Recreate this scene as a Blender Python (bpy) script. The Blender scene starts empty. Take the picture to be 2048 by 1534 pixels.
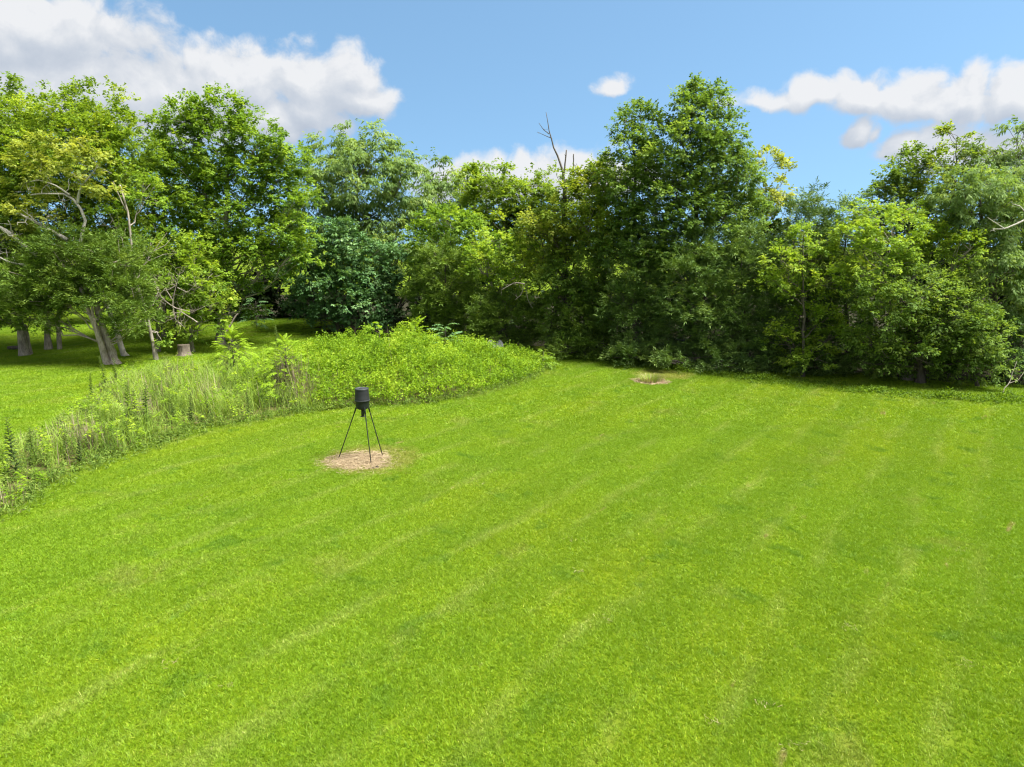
import bpy, math, random
import numpy as np

# ------------------------------------------------------------------ camera, light, exposure
SC = bpy.context.scene
COL = SC.collection
F, CAM_H, PITCH = 1420.0, 6.8, math.radians(11.4)      # focal length in photo pixels (2048 wide)
cam = bpy.data.cameras.new('camera')
cam.sensor_fit, cam.sensor_width, cam.lens = 'HORIZONTAL', 36.0, F / 2048 * 36
cam.clip_start, cam.clip_end = 0.1, 2000
cam_o = bpy.data.objects.new('camera', cam)
cam_o.location = (0, 0, CAM_H)
cam_o.rotation_euler = (math.pi / 2 - PITCH, 0, 0)
COL.objects.link(cam_o)
SC.camera = cam_o

SUN_EL, SUN_AZ = math.radians(62), math.radians(106)   # azimuth clockwise from +Y (straight ahead)
SUN_STRENGTH, SUN_ANGLE, SKY_STRENGTH, EXPOSURE = 2.7, math.radians(28), 0.068, 2.44
sl = bpy.data.lights.new('sun', 'SUN')
sl.energy, sl.angle, sl.color = SUN_STRENGTH, SUN_ANGLE, (1.0, 0.96, 0.88)
so = bpy.data.objects.new('sun', sl)
so.rotation_euler = (math.pi / 2 - SUN_EL, 0, math.pi - SUN_AZ)
COL.objects.link(so)
vs = SC.view_settings
vs.view_transform, vs.look, vs.gamma, vs.exposure = 'Standard', 'None', 1.0, EXPOSURE
vs.use_curve_mapping = False
SC.render.engine = 'CYCLES'
SC.cycles.use_denoising = True
SC.cycles.max_bounces = 8
SC.cycles.transmission_bounces = 6
SC.cycles.diffuse_bounces = 7
SC.cycles.filter_width = 1.2

RNG = np.random.default_rng(7)
random.seed(7)


# ------------------------------------------------------------------ picture <-> world
def ray(px, py):
    dx, dv = (px - 1024) / F, (767 - py) / F
    return (dx, math.cos(PITCH) + dv * math.sin(PITCH), -math.sin(PITCH) + dv * math.cos(PITCH))


def G(px, py, z=0.0):
    r = ray(px, py)
    t = (z - CAM_H) / r[2]
    return (r[0] * t, r[1] * t)


def P(px, py, Y):
    r = ray(px, py)
    t = Y / r[1]
    return (r[0] * t, Y, CAM_H + r[2] * t)


# ------------------------------------------------------------------ node helpers
def new_mat(name):
    m = bpy.data.materials.new(name)
    m.use_nodes = True
    nt = m.node_tree
    nt.nodes.clear()
    return m, nt


def nd(nt, typ, **kw):
    n = nt.nodes.new(typ)
    for k, v in kw.items():
        if k.startswith('i_'):
            n.inputs[k[2:].replace('_', ' ')].default_value = v
        else:
            setattr(n, k, v)
    return n


def math_n(nt, op, a, b=None, c=None, clamp=False):
    n = nt.nodes.new('ShaderNodeMath')
    n.operation, n.use_clamp = op, clamp
    for i, v in enumerate((a, b, c)):
        if v is None:
            continue
        if isinstance(v, (int, float)):
            n.inputs[i].default_value = v
        else:
            nt.links.new(v, n.inputs[i])
    return n.outputs[0]


def vmath(nt, op, a, b=None):
    n = nt.nodes.new('ShaderNodeVectorMath')
    n.operation = op
    for i, v in enumerate((a, b)):
        if v is None:
            continue
        if isinstance(v, (tuple, list)):
            n.inputs[i].default_value = v
        elif isinstance(v, (int, float)):
            n.inputs['Scale'].default_value = v
        else:
            nt.links.new(v, n.inputs[i])
    return n.outputs['Value'] if op in ('LENGTH', 'DOT_PRODUCT', 'DISTANCE') else n.outputs[0]


def mix_c(nt, fac, a, b, mode='MIX'):
    n = nt.nodes.new('ShaderNodeMix')
    n.data_type, n.blend_type, n.clamp_factor = 'RGBA', mode, True
    for idx, v in ((0, fac), (6, a), (7, b)):
        if isinstance(v, (int, float)):
            n.inputs[idx].default_value = v
        elif isinstance(v, (tuple, list)):
            n.inputs[idx].default_value = (*v[:3], 1)
        else:
            nt.links.new(v, n.inputs[idx])
    return n.outputs[2]


def noise(nt, vec, scale, detail=3, rough=0.55, dist=0.0):
    n = nt.nodes.new('ShaderNodeTexNoise')
    n.inputs['Scale'].default_value = scale
    n.inputs['Detail'].default_value = detail
    n.inputs['Roughness'].default_value = rough
    n.inputs['Distortion'].default_value = dist
    if vec is not None:
        nt.links.new(vec, n.inputs['Vector'])
    return n


def ramp(nt, fac, stops):
    n = nt.nodes.new('ShaderNodeValToRGB')
    cr = n.color_ramp
    while len(cr.elements) < len(stops):
        cr.elements.new(0.5)
    for e, (p, c) in zip(cr.elements, stops):
        e.position = p
        e.color = (c, c, c, 1) if isinstance(c, (int, float)) else (*c, 1)
    nt.links.new(fac, n.inputs[0])
    return n.outputs[0]


def smooth(nt, v, lo, hi):
    n = nt.nodes.new('ShaderNodeMapRange')
    n.interpolation_type = 'SMOOTHSTEP'
    nt.links.new(v, n.inputs[0])
    n.inputs[1].default_value, n.inputs[2].default_value = lo, hi
    return n.outputs[0]


# ------------------------------------------------------------------ sky: Nishita blue with cumulus by direction
def az_el(px, py):
    r = ray(px, py)
    L = math.sqrt(sum(q * q for q in r))
    return math.atan2(r[0], r[1]), math.asin(r[2] / L)


def flat_base(gt, d, k, amount):
    # below its middle a cloud falls off faster: flat underside
    low = vmath(gt, 'MULTIPLY', vmath(gt, 'MINIMUM', d, (0, 0, 0)), (0, amount, 0))
    return vmath(gt, 'MULTIPLY', vmath(gt, 'ADD', d, low), k)


def build_world():
    w = bpy.data.worlds.new('World')
    SC.world = w
    w.use_nodes = True
    nt = w.node_tree
    nt.nodes.clear()
    out = nd(nt, 'ShaderNodeOutputWorld')
    bg = nd(nt, 'ShaderNodeBackground')
    bg.inputs['Strength'].default_value = SKY_STRENGTH
    nt.links.new(bg.outputs[0], out.inputs[0])
    sky = nd(nt, 'ShaderNodeTexSky', sky_type='NISHITA', sun_disc=False, sun_elevation=SUN_EL,
             sun_rotation=SUN_AZ, altitude=200, air_density=1.0, dust_density=0.6, ozone_density=2.5)
    tc = nd(nt, 'ShaderNodeTexCoord')
    sep = nd(nt, 'ShaderNodeSeparateXYZ')
    nt.links.new(tc.outputs['Generated'], sep.inputs[0])
    # the look-up is raised a little: clear, deep blue air down to the treeline
    raised = vmath(nt, 'NORMALIZE', vmath(nt, 'ADD', tc.outputs['Generated'], (0, 0, 0.28)))
    nt.links.new(raised, sky.inputs['Vector'])
    az = math_n(nt, 'ARCTAN2', sep.outputs[0], sep.outputs[1])
    el = math_n(nt, 'ARCSINE', math_n(nt, 'MINIMUM', math_n(nt, 'MAXIMUM', sep.outputs[2], -1.0), 1.0))
    cmb = nd(nt, 'ShaderNodeCombineXYZ')
    nt.links.new(az, cmb.inputs[0])
    nt.links.new(el, cmb.inputs[1])

    # clouds of the photograph: centre and half axes in photo pixels
    E = [(60, 55, 330, 110, 0), (90, 170, 390, 120, 0), (330, 195, 340, 110, 0), (480, 160, 200, 100, 0), (630, 168, 140, 92, 0), (700, 160, 72, 62, 0), (735, 208, 62, 48, 0),
         (560, 245, 170, 50, 0), (620, 240, 90, 50, 0), (1215, 175, 46, 40, 1), (1505, 206, 54, 24, 1), (1570, 206, 84, 38, 1), (1640, 204, 90, 56, 1), (1720, 204, 94, 74, 1), (1812, 206, 94, 96, 1),
         (1912, 206, 106, 102, 1), (2025, 208, 120, 98, 1), (1712, 286, 30, 50, 1), (1745, 280, 22, 32, 1), (1800, 312, 60, 56, 1), (1880, 312, 110, 84, 1), (2010, 312, 130, 66, 1),
         (1010, 372, 200, 70, 1), (1140, 362, 100, 76, 1), (1240, 370, 110, 50, 1)]
    gt = bpy.data.node_groups.new('cloud_density', 'ShaderNodeTree')
    gt.interface.new_socket('Vector', in_out='INPUT', socket_type='NodeSocketVector')
    gt.interface.new_socket('Density', in_out='OUTPUT', socket_type='NodeSocketFloat')
    gi, go = nd(gt, 'NodeGroupInput'), nd(gt, 'NodeGroupOutput')
    V = gi.outputs[0]
    n1 = noise(gt, V, 9.0, 3, 0.5)
    wv = vmath(gt, 'SCALE', vmath(gt, 'SUBTRACT', n1.outputs['Color'], (0.5, 0.5, 0.5)), 0.06)
    W = vmath(gt, 'ADD', V, wv)
    cur = None
    for px, py, rx, ry, flat in E:
        a0, e0 = az_el(px, py)
        a1, e1 = az_el(px, py - ry)
        ra, re = rx / F * math.cos(a0) ** 2 + 1e-4, abs(e1 - e0)
        d = vmath(gt, 'LENGTH', flat_base(gt, vmath(gt, 'SUBTRACT', W, (a0, e0, 0)), (1 / ra, 1 / re, 0), 0.9 * flat))
        v = math_n(gt, 'MULTIPLY', math_n(gt, 'SUBTRACT', 1.0, d), min(1.0, re / 0.03))
        cur = v if cur is None else math_n(gt, 'SMOOTH_MAX', cur, v, 0.22)
    # unseen rest of the sky: much denser cumulus, added as fill light
    gn = noise(gt, V, 2.6, 5, 0.55)
    outside = vmath(gt, 'LENGTH', vmath(gt, 'MULTIPLY', vmath(gt, 'SUBTRACT', V, (0, 0.12, 0)), (1 / 0.85, 1 / 0.32, 0)))
    gen = math_n(gt, 'MULTIPLY', math_n(gt, 'SUBTRACT', gn.outputs[0], 0.36), 6.0)
    gen = math_n(gt, 'ADD', gen, math_n(gt, 'MULTIPLY', math_n(gt, 'SUBTRACT', math_n(gt, 'MINIMUM', outside, 1.4), 1.4), 8.0))
    cur = math_n(gt, 'MAXIMUM', cur, gen)
    puff = noise(gt, W, 26.0, 6, 0.6)
    vor = nd(gt, 'ShaderNodeTexVoronoi', feature='SMOOTH_F1')
    vor.inputs['Scale'].default_value = 34.0
    vor.inputs['Smoothness'].default_value = 0.6
    gt.links.new(W, vor.inputs['Vector'])
    cur = math_n(gt, 'ADD', cur, math_n(gt, 'MULTIPLY', math_n(gt, 'SUBTRACT', puff.outputs[0], 0.5), 1.15))
    cur = math_n(gt, 'ADD', cur, math_n(gt, 'MULTIPLY', math_n(gt, 'SUBTRACT', 0.40, vor.outputs['Distance']), 0.42))
    gt.links.new(cur, go.inputs[0])

    def dens(vec):
        g = nt.nodes.new('ShaderNodeGroup')
        g.node_tree = gt
        nt.links.new(vec, g.inputs[0])
        return g.outputs[0]
    D0 = dens(cmb.outputs[0])
    D1 = dens(vmath(nt, 'ADD', cmb.outputs[0], (0.004, 0.014, 0)))
    D2 = dens(vmath(nt, 'ADD', cmb.outputs[0], (0.01, 0.045, 0)))
    mask = smooth(nt, D0, -0.12, 0.34)
    lit = math_n(nt, 'SUBTRACT', D0, D1)
    lit2 = math_n(nt, 'SUBTRACT', D0, D2)
    sh = math_n(nt, 'ADD', math_n(nt, 'MULTIPLY', lit, 0.5), math_n(nt, 'MULTIPLY', lit2, 0.4))
    sh = math_n(nt, 'ADD', sh, 0.52, clamp=True)
    K = 1.0 / SKY_STRENGTH / 2 ** EXPOSURE
    ccol = ramp(nt, sh, [(0.0, (0.50 * K, 0.56 * K, 0.66 * K)), (0.45, (0.61 * K, 0.66 * K, 0.74 * K)),
                         (0.75, (0.74 * K, 0.77 * K, 0.82 * K)), (1.0, (0.88 * K, 0.89 * K, 0.91 * K))])
    hs = nd(nt, 'ShaderNodeHueSaturation')
    hs.inputs['Saturation'].default_value = SKY_SAT
    hs.inputs['Value'].default_value = SKY_VAL
    nt.links.new(sky.outputs[0], hs.inputs['Color'])
    tint = mix_c(nt, 1.0, hs.outputs[0], SKY_TINT, 'MULTIPLY')
    col = mix_c(nt, math_n(nt, 'MULTIPLY', mask, 0.97), tint, ccol)
    nt.links.new(col, bg.inputs['Color'])
    w.cycles.sampling_method = 'MANUAL'
    w.cycles.sample_map_resolution = 512


SKY_SAT, SKY_VAL, SKY_TINT = 1.0, 0.72, (0.88, 1.0, 0.90)
build_world()


# ------------------------------------------------------------------ mesh helpers
def mk(name, v, f, mat, parent=None, tint=None, loc=None, smooth_sh=False):
    v = np.asarray(v, np.float32).reshape(-1, 3)
    f = np.asarray(f, np.int32)
    me = bpy.data.meshes.new(name)
    me.vertices.add(len(v))
    me.vertices.foreach_set('co', v.ravel())
    k = f.shape[1]
    me.loops.add(f.size)
    me.loops.foreach_set('vertex_index', f.ravel())
    me.polygons.add(len(f))
    me.polygons.foreach_set('loop_start', np.arange(0, f.size, k, dtype=np.int32))
    if smooth_sh:
        me.polygons.foreach_set('use_smooth', np.ones(len(f), bool))
    if tint is not None:
        a = me.attributes.new('tint', 'FLOAT', 'POINT')
        a.data.foreach_set('value', np.asarray(tint, np.float32))
    me.update(calc_edges=True)
    if mat is not None:
        me.materials.append(mat)
    o = bpy.data.objects.new(name, me)
    COL.objects.link(o)
    if parent is not None:
        o.parent = parent
    if loc is not None:
        o.location = loc
    return o


def empty(name, loc, label, cat, group=None, rz=0.0):
    o = bpy.data.objects.new(name, None)
    o.empty_display_size = 0.3
    o.location = loc
    o.rotation_euler = (0, 0, rz)
    o['label'], o['category'] = label, cat
    if group:
        o['group'] = group
    COL.objects.link(o)
    return o


def norm(a):
    return a / (np.linalg.norm(a, axis=-1, keepdims=True) + 1e-9)


def rand_dirs(n, rng):
    return norm(rng.normal(size=(n, 3)))


def tubes(paths, sides=7, wob=0.0, rng=RNG):
    """list of (points(n,3), radii(n)) -> verts, quads; rings keep one frame so tubes never twist"""
    V, Q, base = [], [], 0
    ang = np.arange(sides) * 2 * math.pi / sides
    for pts, rad in paths:
        pts, rad = np.asarray(pts, float), np.asarray(rad, float)
        n = len(pts)
        tan = norm(np.gradient(pts, axis=0))
        ref = np.array([0.0, 1.0, 0.0]) if abs(tan[:, 1]).max() < 0.9 else np.array([1.0, 0, 0])
        a = norm(np.cross(tan, ref))
        b = np.cross(tan, a)
        R = rad[:, None] * (1 + wob * rng.normal(size=(n, sides)))
        ring = pts[:, None, :] + R[..., None] * (np.cos(ang)[None, :, None] * a[:, None, :] + np.sin(ang)[None, :, None] * b[:, None, :])
        V.append(ring.reshape(-1, 3))
        i = np.arange(n - 1)[:, None] * sides
        j = np.arange(sides)[None, :]
        j2 = (j + 1) % sides
        Q.append((np.stack([i + j, i + j2, i + sides + j2, i + sides + j], -1).reshape(-1, 4)) + base)
        base += n * sides
        tip = np.array([pts[-1] + tan[-1] * rad[-1] * 0.5])       # closed end
        V.append(tip)
        last = base - sides
        Q.append(np.stack([last + np.arange(sides), last + (np.arange(sides) + 1) % sides, np.full(sides, base), np.full(sides, base)], -1)[:, [0, 1, 2, 2]])
        base += 1
    Qa = np.concatenate(Q)
    return np.concatenate(V), Qa


def clean_quads(name, v, q, mat, parent=None, smooth_sh=True, tint=None):
    """quads where some repeat their last corner (triangles)"""
    me = bpy.data.meshes.new(name)
    faces = [tuple(f[:3]) if f[2] == f[3] else tuple(f) for f in q.tolist()]
    me.from_pydata(np.asarray(v).tolist(), [], faces)
    if smooth_sh:
        me.polygons.foreach_set('use_smooth', np.ones(len(faces), bool))
    if mat is not None:
        me.materials.append(mat)
    o = bpy.data.objects.new(name, me)
    COL.objects.link(o)
    if parent is not None:
        o.parent = parent
    return o


def wander(a, b, n, amp, rng, sag=0.0):
    a, b = np.asarray(a, float), np.asarray(b, float)
    t = np.linspace(0, 1, n)[:, None]
    p = a + (b - a) * t
    L = np.linalg.norm(b - a)
    w = rng.normal(size=(n, 3)) * amp * L
    w[0] = 0
    w[-1] = 0
    p = p + w
    p[:, 2] += (sag * L * 4 * t * (1 - t))[:, 0]
    return p


def diamonds(base, axis, nrm, L, W, fold=0.18, droop=0.0):
    """leaf = folded rhombus; returns verts (n*4,3), quads"""
    side = norm(np.cross(axis, nrm))
    nrm = np.cross(side, axis)
    n = len(base)
    L = np.broadcast_to(L, (n,))[:, None]
    W = np.broadcast_to(W, (n,))[:, None]
    mid = base + axis * L * 0.45
    v = np.stack([base, mid + side * W * 0.5 + nrm * W * fold, base + axis * L + np.array([0, 0, -1.0]) * L * droop,
                  mid - side * W * 0.5 + nrm * W * fold], 1)
    q = np.arange(n * 4).reshape(-1, 4)
    return v.reshape(-1, 3), q


# ------------------------------------------------------------------ materials
def leaf_material(name, dark, mid, light, trans=0.46, rough=0.62, spec=0.18, warm=(1.25, 1.15, 0.5), gain=1.0):
    def tone(q):
        y = 0.25 * q[0] + 0.68 * q[1] + 0.07 * q[2]
        return tuple((c * 0.95 + y * 0.05) * gain for c in q)
    if gain != 1.0:
        dark, mid, light = tone(dark), tone(mid), tone(light)
    m, nt = new_mat(name)
    at = nd(nt, 'ShaderNodeAttribute', attribute_name='tint')
    col = ramp(nt, at.outputs['Fac'], [(0.0, dark), (0.5, mid), (1.0, light)])
    pr = nd(nt, 'ShaderNodeBsdfPrincipled')
    pr.inputs['Roughness'].default_value = rough
    pr.inputs['Specular IOR Level'].default_value = spec
    nt.links.new(col, pr.inputs['Base Color'])
    tr = nd(nt, 'ShaderNodeBsdfTranslucent')
    nt.links.new(mix_c(nt, 1.0, col, warm, 'MULTIPLY'), tr.inputs['Color'])
    mx = nd(nt, 'ShaderNodeMixShader')
    mx.inputs[0].default_value = trans
    nt.links.new(pr.outputs[0], mx.inputs[1])
    nt.links.new(tr.outputs[0], mx.inputs[2])
    out = nd(nt, 'ShaderNodeOutputMaterial')
    nt.links.new(mx.outputs[0], out.inputs[0])
    return m


def bark_material(name, c1, c2, scale=6.0, bump=0.6):
    m, nt = new_mat(name)
    tc = nd(nt, 'ShaderNodeTexCoord')
    mp = nd(nt, 'ShaderNodeMapping')
    mp.inputs['Scale'].default_value = (1, 1, 0.16)
    nt.links.new(tc.outputs['Object'], mp.inputs[0])
    n1 = noise(nt, mp.outputs[0], scale * 3, 5, 0.65, 0.4)
    n2 = noise(nt, tc.outputs['Object'], 1.6, 3, 0.6)
    f = math_n(nt, 'ADD', math_n(nt, 'MULTIPLY', n1.outputs[0], 0.7), math_n(nt, 'MULTIPLY', n2.outputs[0], 0.3))
    col = ramp(nt, f, [(0.35, c1), (0.62, c2)])
    pr = nd(nt, 'ShaderNodeBsdfPrincipled')
    pr.inputs['Roughness'].default_value = 0.9
    pr.inputs['Specular IOR Level'].default_value = 0.15
    nt.links.new(col, pr.inputs['Base Color'])
    bp = nd(nt, 'ShaderNodeBump')
    bp.inputs['Strength'].default_value = bump
    bp.inputs['Distance'].default_value = 0.03
    nt.links.new(n1.outputs[0], bp.inputs['Height'])
    nt.links.new(bp.outputs[0], pr.inputs['Normal'])
    out = nd(nt, 'ShaderNodeOutputMaterial')
    nt.links.new(pr.outputs[0], out.inputs[0])
    return m


def flat_material(name, c1, c2=None, scale=8.0, rough=0.7, spec=0.3, bump=0.0):
    m, nt = new_mat(name)
    pr = nd(nt, 'ShaderNodeBsdfPrincipled')
    pr.inputs['Roughness'].default_value = rough
    pr.inputs['Specular IOR Level'].default_value = spec
    tc = nd(nt, 'ShaderNodeTexCoord')
    n = noise(nt, tc.outputs['Object'], scale, 5, 0.6)
    nt.links.new(ramp(nt, n.outputs[0], [(0.35, c1), (0.68, c2 or c1)]), pr.inputs['Base Color'])
    if bump:
        bp = nd(nt, 'ShaderNodeBump')
        bp.inputs['Strength'].default_value = bump
        bp.inputs['Distance'].default_value = 0.02
        nt.links.new(n.outputs[0], bp.inputs['Height'])
        nt.links.new(bp.outputs[0], pr.inputs['Normal'])
    out = nd(nt, 'ShaderNodeOutputMaterial')
    nt.links.new(pr.outputs[0], out.inputs[0])
    return m


def lawn_colour(nt):
    """turf colour by place: patches, mower tracks and straw-coloured dry spots"""
    geo = nd(nt, 'ShaderNodeNewGeometry')
    pos = vmath(nt, 'MULTIPLY', geo.outputs['Position'], (1, 1, 0))
    # coordinates along and across the mower tracks
    u = vmath(nt, 'DOT_PRODUCT', pos, (0.57, 0.82, 0))
    v = vmath(nt, 'DOT_PRODUCT', pos, (0.82, -0.57, 0))
    cb = nd(nt, 'ShaderNodeCombineXYZ')
    nt.links.new(math_n(nt, 'MULTIPLY', u, 0.3), cb.inputs[0])
    nt.links.new(v, cb.inputs[1])
    big = noise(nt, pos, 0.10, 3, 0.5).outputs[0]
    med = noise(nt, pos, 0.55, 4, 0.6).outputs[0]
    sml = noise(nt, pos, 2.6, 3, 0.6).outputs[0]
    fine = noise(nt, pos, 11.0, 2, 0.6).outputs[0]
    t = math_n(nt, 'ADD', math_n(nt, 'MULTIPLY', med, 0.42), math_n(nt, 'MULTIPLY', sml, 0.22))
    t = math_n(nt, 'ADD', t, math_n(nt, 'MULTIPLY', fine, 0.24))
    col = ramp(nt, t, [(0.25, LAWN[0]), (0.50, LAWN[1]), (0.78, LAWN[2])])
    col = mix_c(nt, smooth(nt, big, 0.35, 0.7), col, mix_c(nt, 1.0, col, (1.16, 1.02, 0.9), 'MULTIPLY'))
    # clover and thin, thatchy turf here and there
    clover = math_n(nt, 'MULTIPLY', smooth(nt, noise(nt, pos, 0.85, 4, 0.62, 0.4).outputs[0], 0.56, 0.68), 0.5)
    col = mix_c(nt, clover, col, (0.088, 0.215, 0.018))
    thin = math_n(nt, 'MULTIPLY', smooth(nt, noise(nt, vmath(nt, 'ADD', pos, (31.0, 7.0, 0)), 0.5, 5, 0.65, 0.3).outputs[0], 0.54, 0.72), 0.5)
    col = mix_c(nt, thin, col, (0.27, 0.31, 0.065))
    # pale tracks left by the mower wheels
    wob = math_n(nt, 'MULTIPLY', math_n(nt, 'SUBTRACT', noise(nt, pos, 0.25, 2).outputs[0], 0.5), 0.9)
    ph = math_n(nt, 'FRACT', math_n(nt, 'MULTIPLY', math_n(nt, 'ADD', v, wob), 1 / 1.35))
    tri = math_n(nt, 'ABSOLUTE', math_n(nt, 'SUBTRACT', ph, 0.5))
    line = smooth(nt, tri, 0.22, 0.5)
    streak = smooth(nt, noise(nt, cb.outputs[0], 1.1, 4, 0.6).outputs[0], 0.42, 0.66)
    line = math_n(nt, 'MULTIPLY', line, streak)
    col = mix_c(nt, math_n(nt, 'MULTIPLY', line, 0.5), col, LAWN[3])
    band = smooth(nt, math_n(nt, 'SINE', math_n(nt, 'MULTIPLY', math_n(nt, 'ADD', v, wob), math.pi / 1.35)), -0.5, 0.5)
    col = mix_c(nt, math_n(nt, 'MULTIPLY', band, 0.45), col, LAWN[0])
    # dry spots
    dry = noise(nt, cb.outputs[0], 2.1, 3, 0.55).outputs[0]
    gate = smooth(nt, noise(nt, pos, 0.35, 2).outputs[0], 0.45, 0.6)
    dry = math_n(nt, 'MULTIPLY', smooth(nt, dry, 0.66, 0.76), gate)
    col = mix_c(nt, math_n(nt, 'MULTIPLY', dry, 0.75), col, (0.42, 0.33, 0.16))
    for c0, rad in (((-4.45, 21.55, 0), 1.9), ((7.9, 36.2, 0), 1.9)):
        dd = vmath(nt, 'DISTANCE', pos, c0)
        halo = math_n(nt, 'ADD', math_n(nt, 'SUBTRACT', 1.0, math_n(nt, 'DIVIDE', dd, rad)), math_n(nt, 'MULTIPLY', math_n(nt, 'SUBTRACT', sml, 0.5), 0.9))
        col = mix_c(nt, math_n(nt, 'MULTIPLY', smooth(nt, halo, 0.0, 0.45), 0.6), col, (0.36, 0.34, 0.09))
    return col, geo


LAWN = [(0.168, 0.292, 0.011), (0.212, 0.350, 0.013), (0.258, 0.398, 0.019), (0.34, 0.41, 0.09)]


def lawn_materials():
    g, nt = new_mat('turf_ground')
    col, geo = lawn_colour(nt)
    col = mix_c(nt, 1.0, col, (0.42, 0.40, 0.42), 'MULTIPLY')  # ground colour darkened to stand for shade between the blades
    pr = nd(nt, 'ShaderNodeBsdfPrincipled')
    pr.inputs['Roughness'].default_value = 0.95
    pr.inputs['Specular IOR Level'].default_value = 0.05
    nt.links.new(col, pr.inputs['Base Color'])
    bp = nd(nt, 'ShaderNodeBump')
    bp.inputs['Strength'].default_value = 0.7
    bp.inputs['Distance'].default_value = 0.05
    nt.links.new(noise(nt, geo.outputs['Position'], 14, 4, 0.7).outputs[0], bp.inputs['Height'])
    nt.links.new(bp.outputs[0], pr.inputs['Normal'])
    nt.links.new(pr.outputs[0], nd(nt, 'ShaderNodeOutputMaterial').inputs[0])

    b, nt = new_mat('grass_blade')
    col, geo = lawn_colour(nt)
    at = nd(nt, 'ShaderNodeAttribute', attribute_name='tint')
    col = mix_c(nt, 1.0, col, ramp(nt, at.outputs['Fac'], [(0.0, (0.55, 0.65, 0.6)), (0.5, (1, 1, 1)), (0.86, (1.35, 1.25, 1.3)), (1.0, (2.1, 1.5, 4.5))]), 'MULTIPLY')
    pr = nd(nt, 'ShaderNodeBsdfPrincipled')
    pr.inputs['Roughness'].default_value = 0.55
    pr.inputs['Specular IOR Level'].default_value = 0.25
    nt.links.new(col, pr.inputs['Base Color'])
    tr = nd(nt, 'ShaderNodeBsdfTranslucent')
    nt.links.new(mix_c(nt, 1.0, col, (1.15, 1.1, 0.6), 'MULTIPLY'), tr.inputs['Color'])
    mx = nd(nt, 'ShaderNodeMixShader')
    mx.inputs[0].default_value = 0.36
    nt.links.new(pr.outputs[0], mx.inputs[1])
    nt.links.new(tr.outputs[0], mx.inputs[2])
    nt.links.new(mx.outputs[0], nd(nt, 'ShaderNodeOutputMaterial').inputs[0])
    return g, b


M_TURF, M_BLADE = lawn_materials()
LM = {
    'yellow': leaf_material('yellow_green_leaf', (0.062, 0.115, 0.010), (0.125, 0.20, 0.013), (0.23, 0.29, 0.02), gain=1.6),
    'pale': leaf_material('pale_yellow_leaf', (0.15, 0.21, 0.03), (0.27, 0.33, 0.045), (0.40, 0.43, 0.09), gain=1.12),
    'maple': leaf_material('maple_leaf', (0.056, 0.118, 0.011), (0.108, 0.192, 0.014), (0.205, 0.29, 0.024), gain=1.6),
    'bright': leaf_material('bright_leaf', (0.078, 0.148, 0.013), (0.15, 0.238, 0.018), (0.275, 0.34, 0.035), gain=1.6),
    'walnut': leaf_material('grey_green_leaf', (0.045, 0.085, 0.020), (0.085, 0.14, 0.034), (0.16, 0.21, 0.065), spec=0.18, gain=2.0),
    'silver': leaf_material('silver_green_leaf', (0.028, 0.072, 0.022), (0.055, 0.118, 0.038), (0.115, 0.19, 0.075), spec=0.18, trans=0.25, gain=1.9),
    'mid': leaf_material('mid_green_leaf', (0.045, 0.088, 0.013), (0.085, 0.142, 0.02), (0.155, 0.215, 0.034), gain=1.85),
    'dark': leaf_material('dark_green_leaf', (0.028, 0.062, 0.014), (0.052, 0.102, 0.022), (0.11, 0.165, 0.045), spec=0.18, gain=1.9),
    'vine': leaf_material('vine_leaf', (0.037, 0.076, 0.013), (0.070, 0.123, 0.020), (0.135, 0.19, 0.038), spec=0.18, gain=2.15),
    'olive': leaf_material('olive_yellow_leaf', (0.064, 0.11, 0.012), (0.125, 0.19, 0.016), (0.25, 0.28, 0.028), gain=1.7),
    'cedar': leaf_material('cedar_frond', (0.028, 0.058, 0.014), (0.055, 0.095, 0.018), (0.105, 0.15, 0.030), trans=0.15, spec=0.2, gain=2.25),
    'olive_cedar': leaf_material('light_cedar_frond', (0.038, 0.074, 0.010), (0.077, 0.130, 0.014), (0.138, 0.195, 0.026), trans=0.2, spec=0.2, gain=1.8),  # cedar with more olive foliage of its own
    'deep': leaf_material('shade_darkened_leaf', (0.018, 0.040, 0.010), (0.032, 0.064, 0.016), (0.06, 0.10, 0.025), spec=0.18, trans=0.2),  # shade of the woods behind is put into this dark leaf colour
    'lime': leaf_material('lime_weed_leaf', (0.105, 0.205, 0.012), (0.215, 0.36, 0.018), (0.36, 0.48, 0.045), trans=0.45),
    'weed': leaf_material('weed_leaf', (0.06, 0.11, 0.02), (0.16, 0.255, 0.04), (0.34, 0.43, 0.09)),
    'stalk': leaf_material('stalk_leaf', (0.045, 0.085, 0.02), (0.09, 0.145, 0.035), (0.17, 0.23, 0.07)),
    'tallgrass': leaf_material('tall_grass_blade', (0.125, 0.22, 0.03), (0.25, 0.385, 0.055), (0.43, 0.52, 0.15)),
    'straw': leaf_material('dry_stem', (0.15, 0.11, 0.06), (0.33, 0.255, 0.155), (0.52, 0.43, 0.28), trans=0.15, warm=(1, 0.9, 0.7)),
    'drystem': leaf_material('dead_weed_stem', (0.12, 0.085, 0.06), (0.27, 0.205, 0.15), (0.45, 0.37, 0.27), trans=0.15, warm=(1, 0.9, 0.7)),
    'under': leaf_material('undergrowth_leaf', (0.06, 0.12, 0.010), (0.115, 0.205, 0.013), (0.19, 0.30, 0.025)),
}
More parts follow.
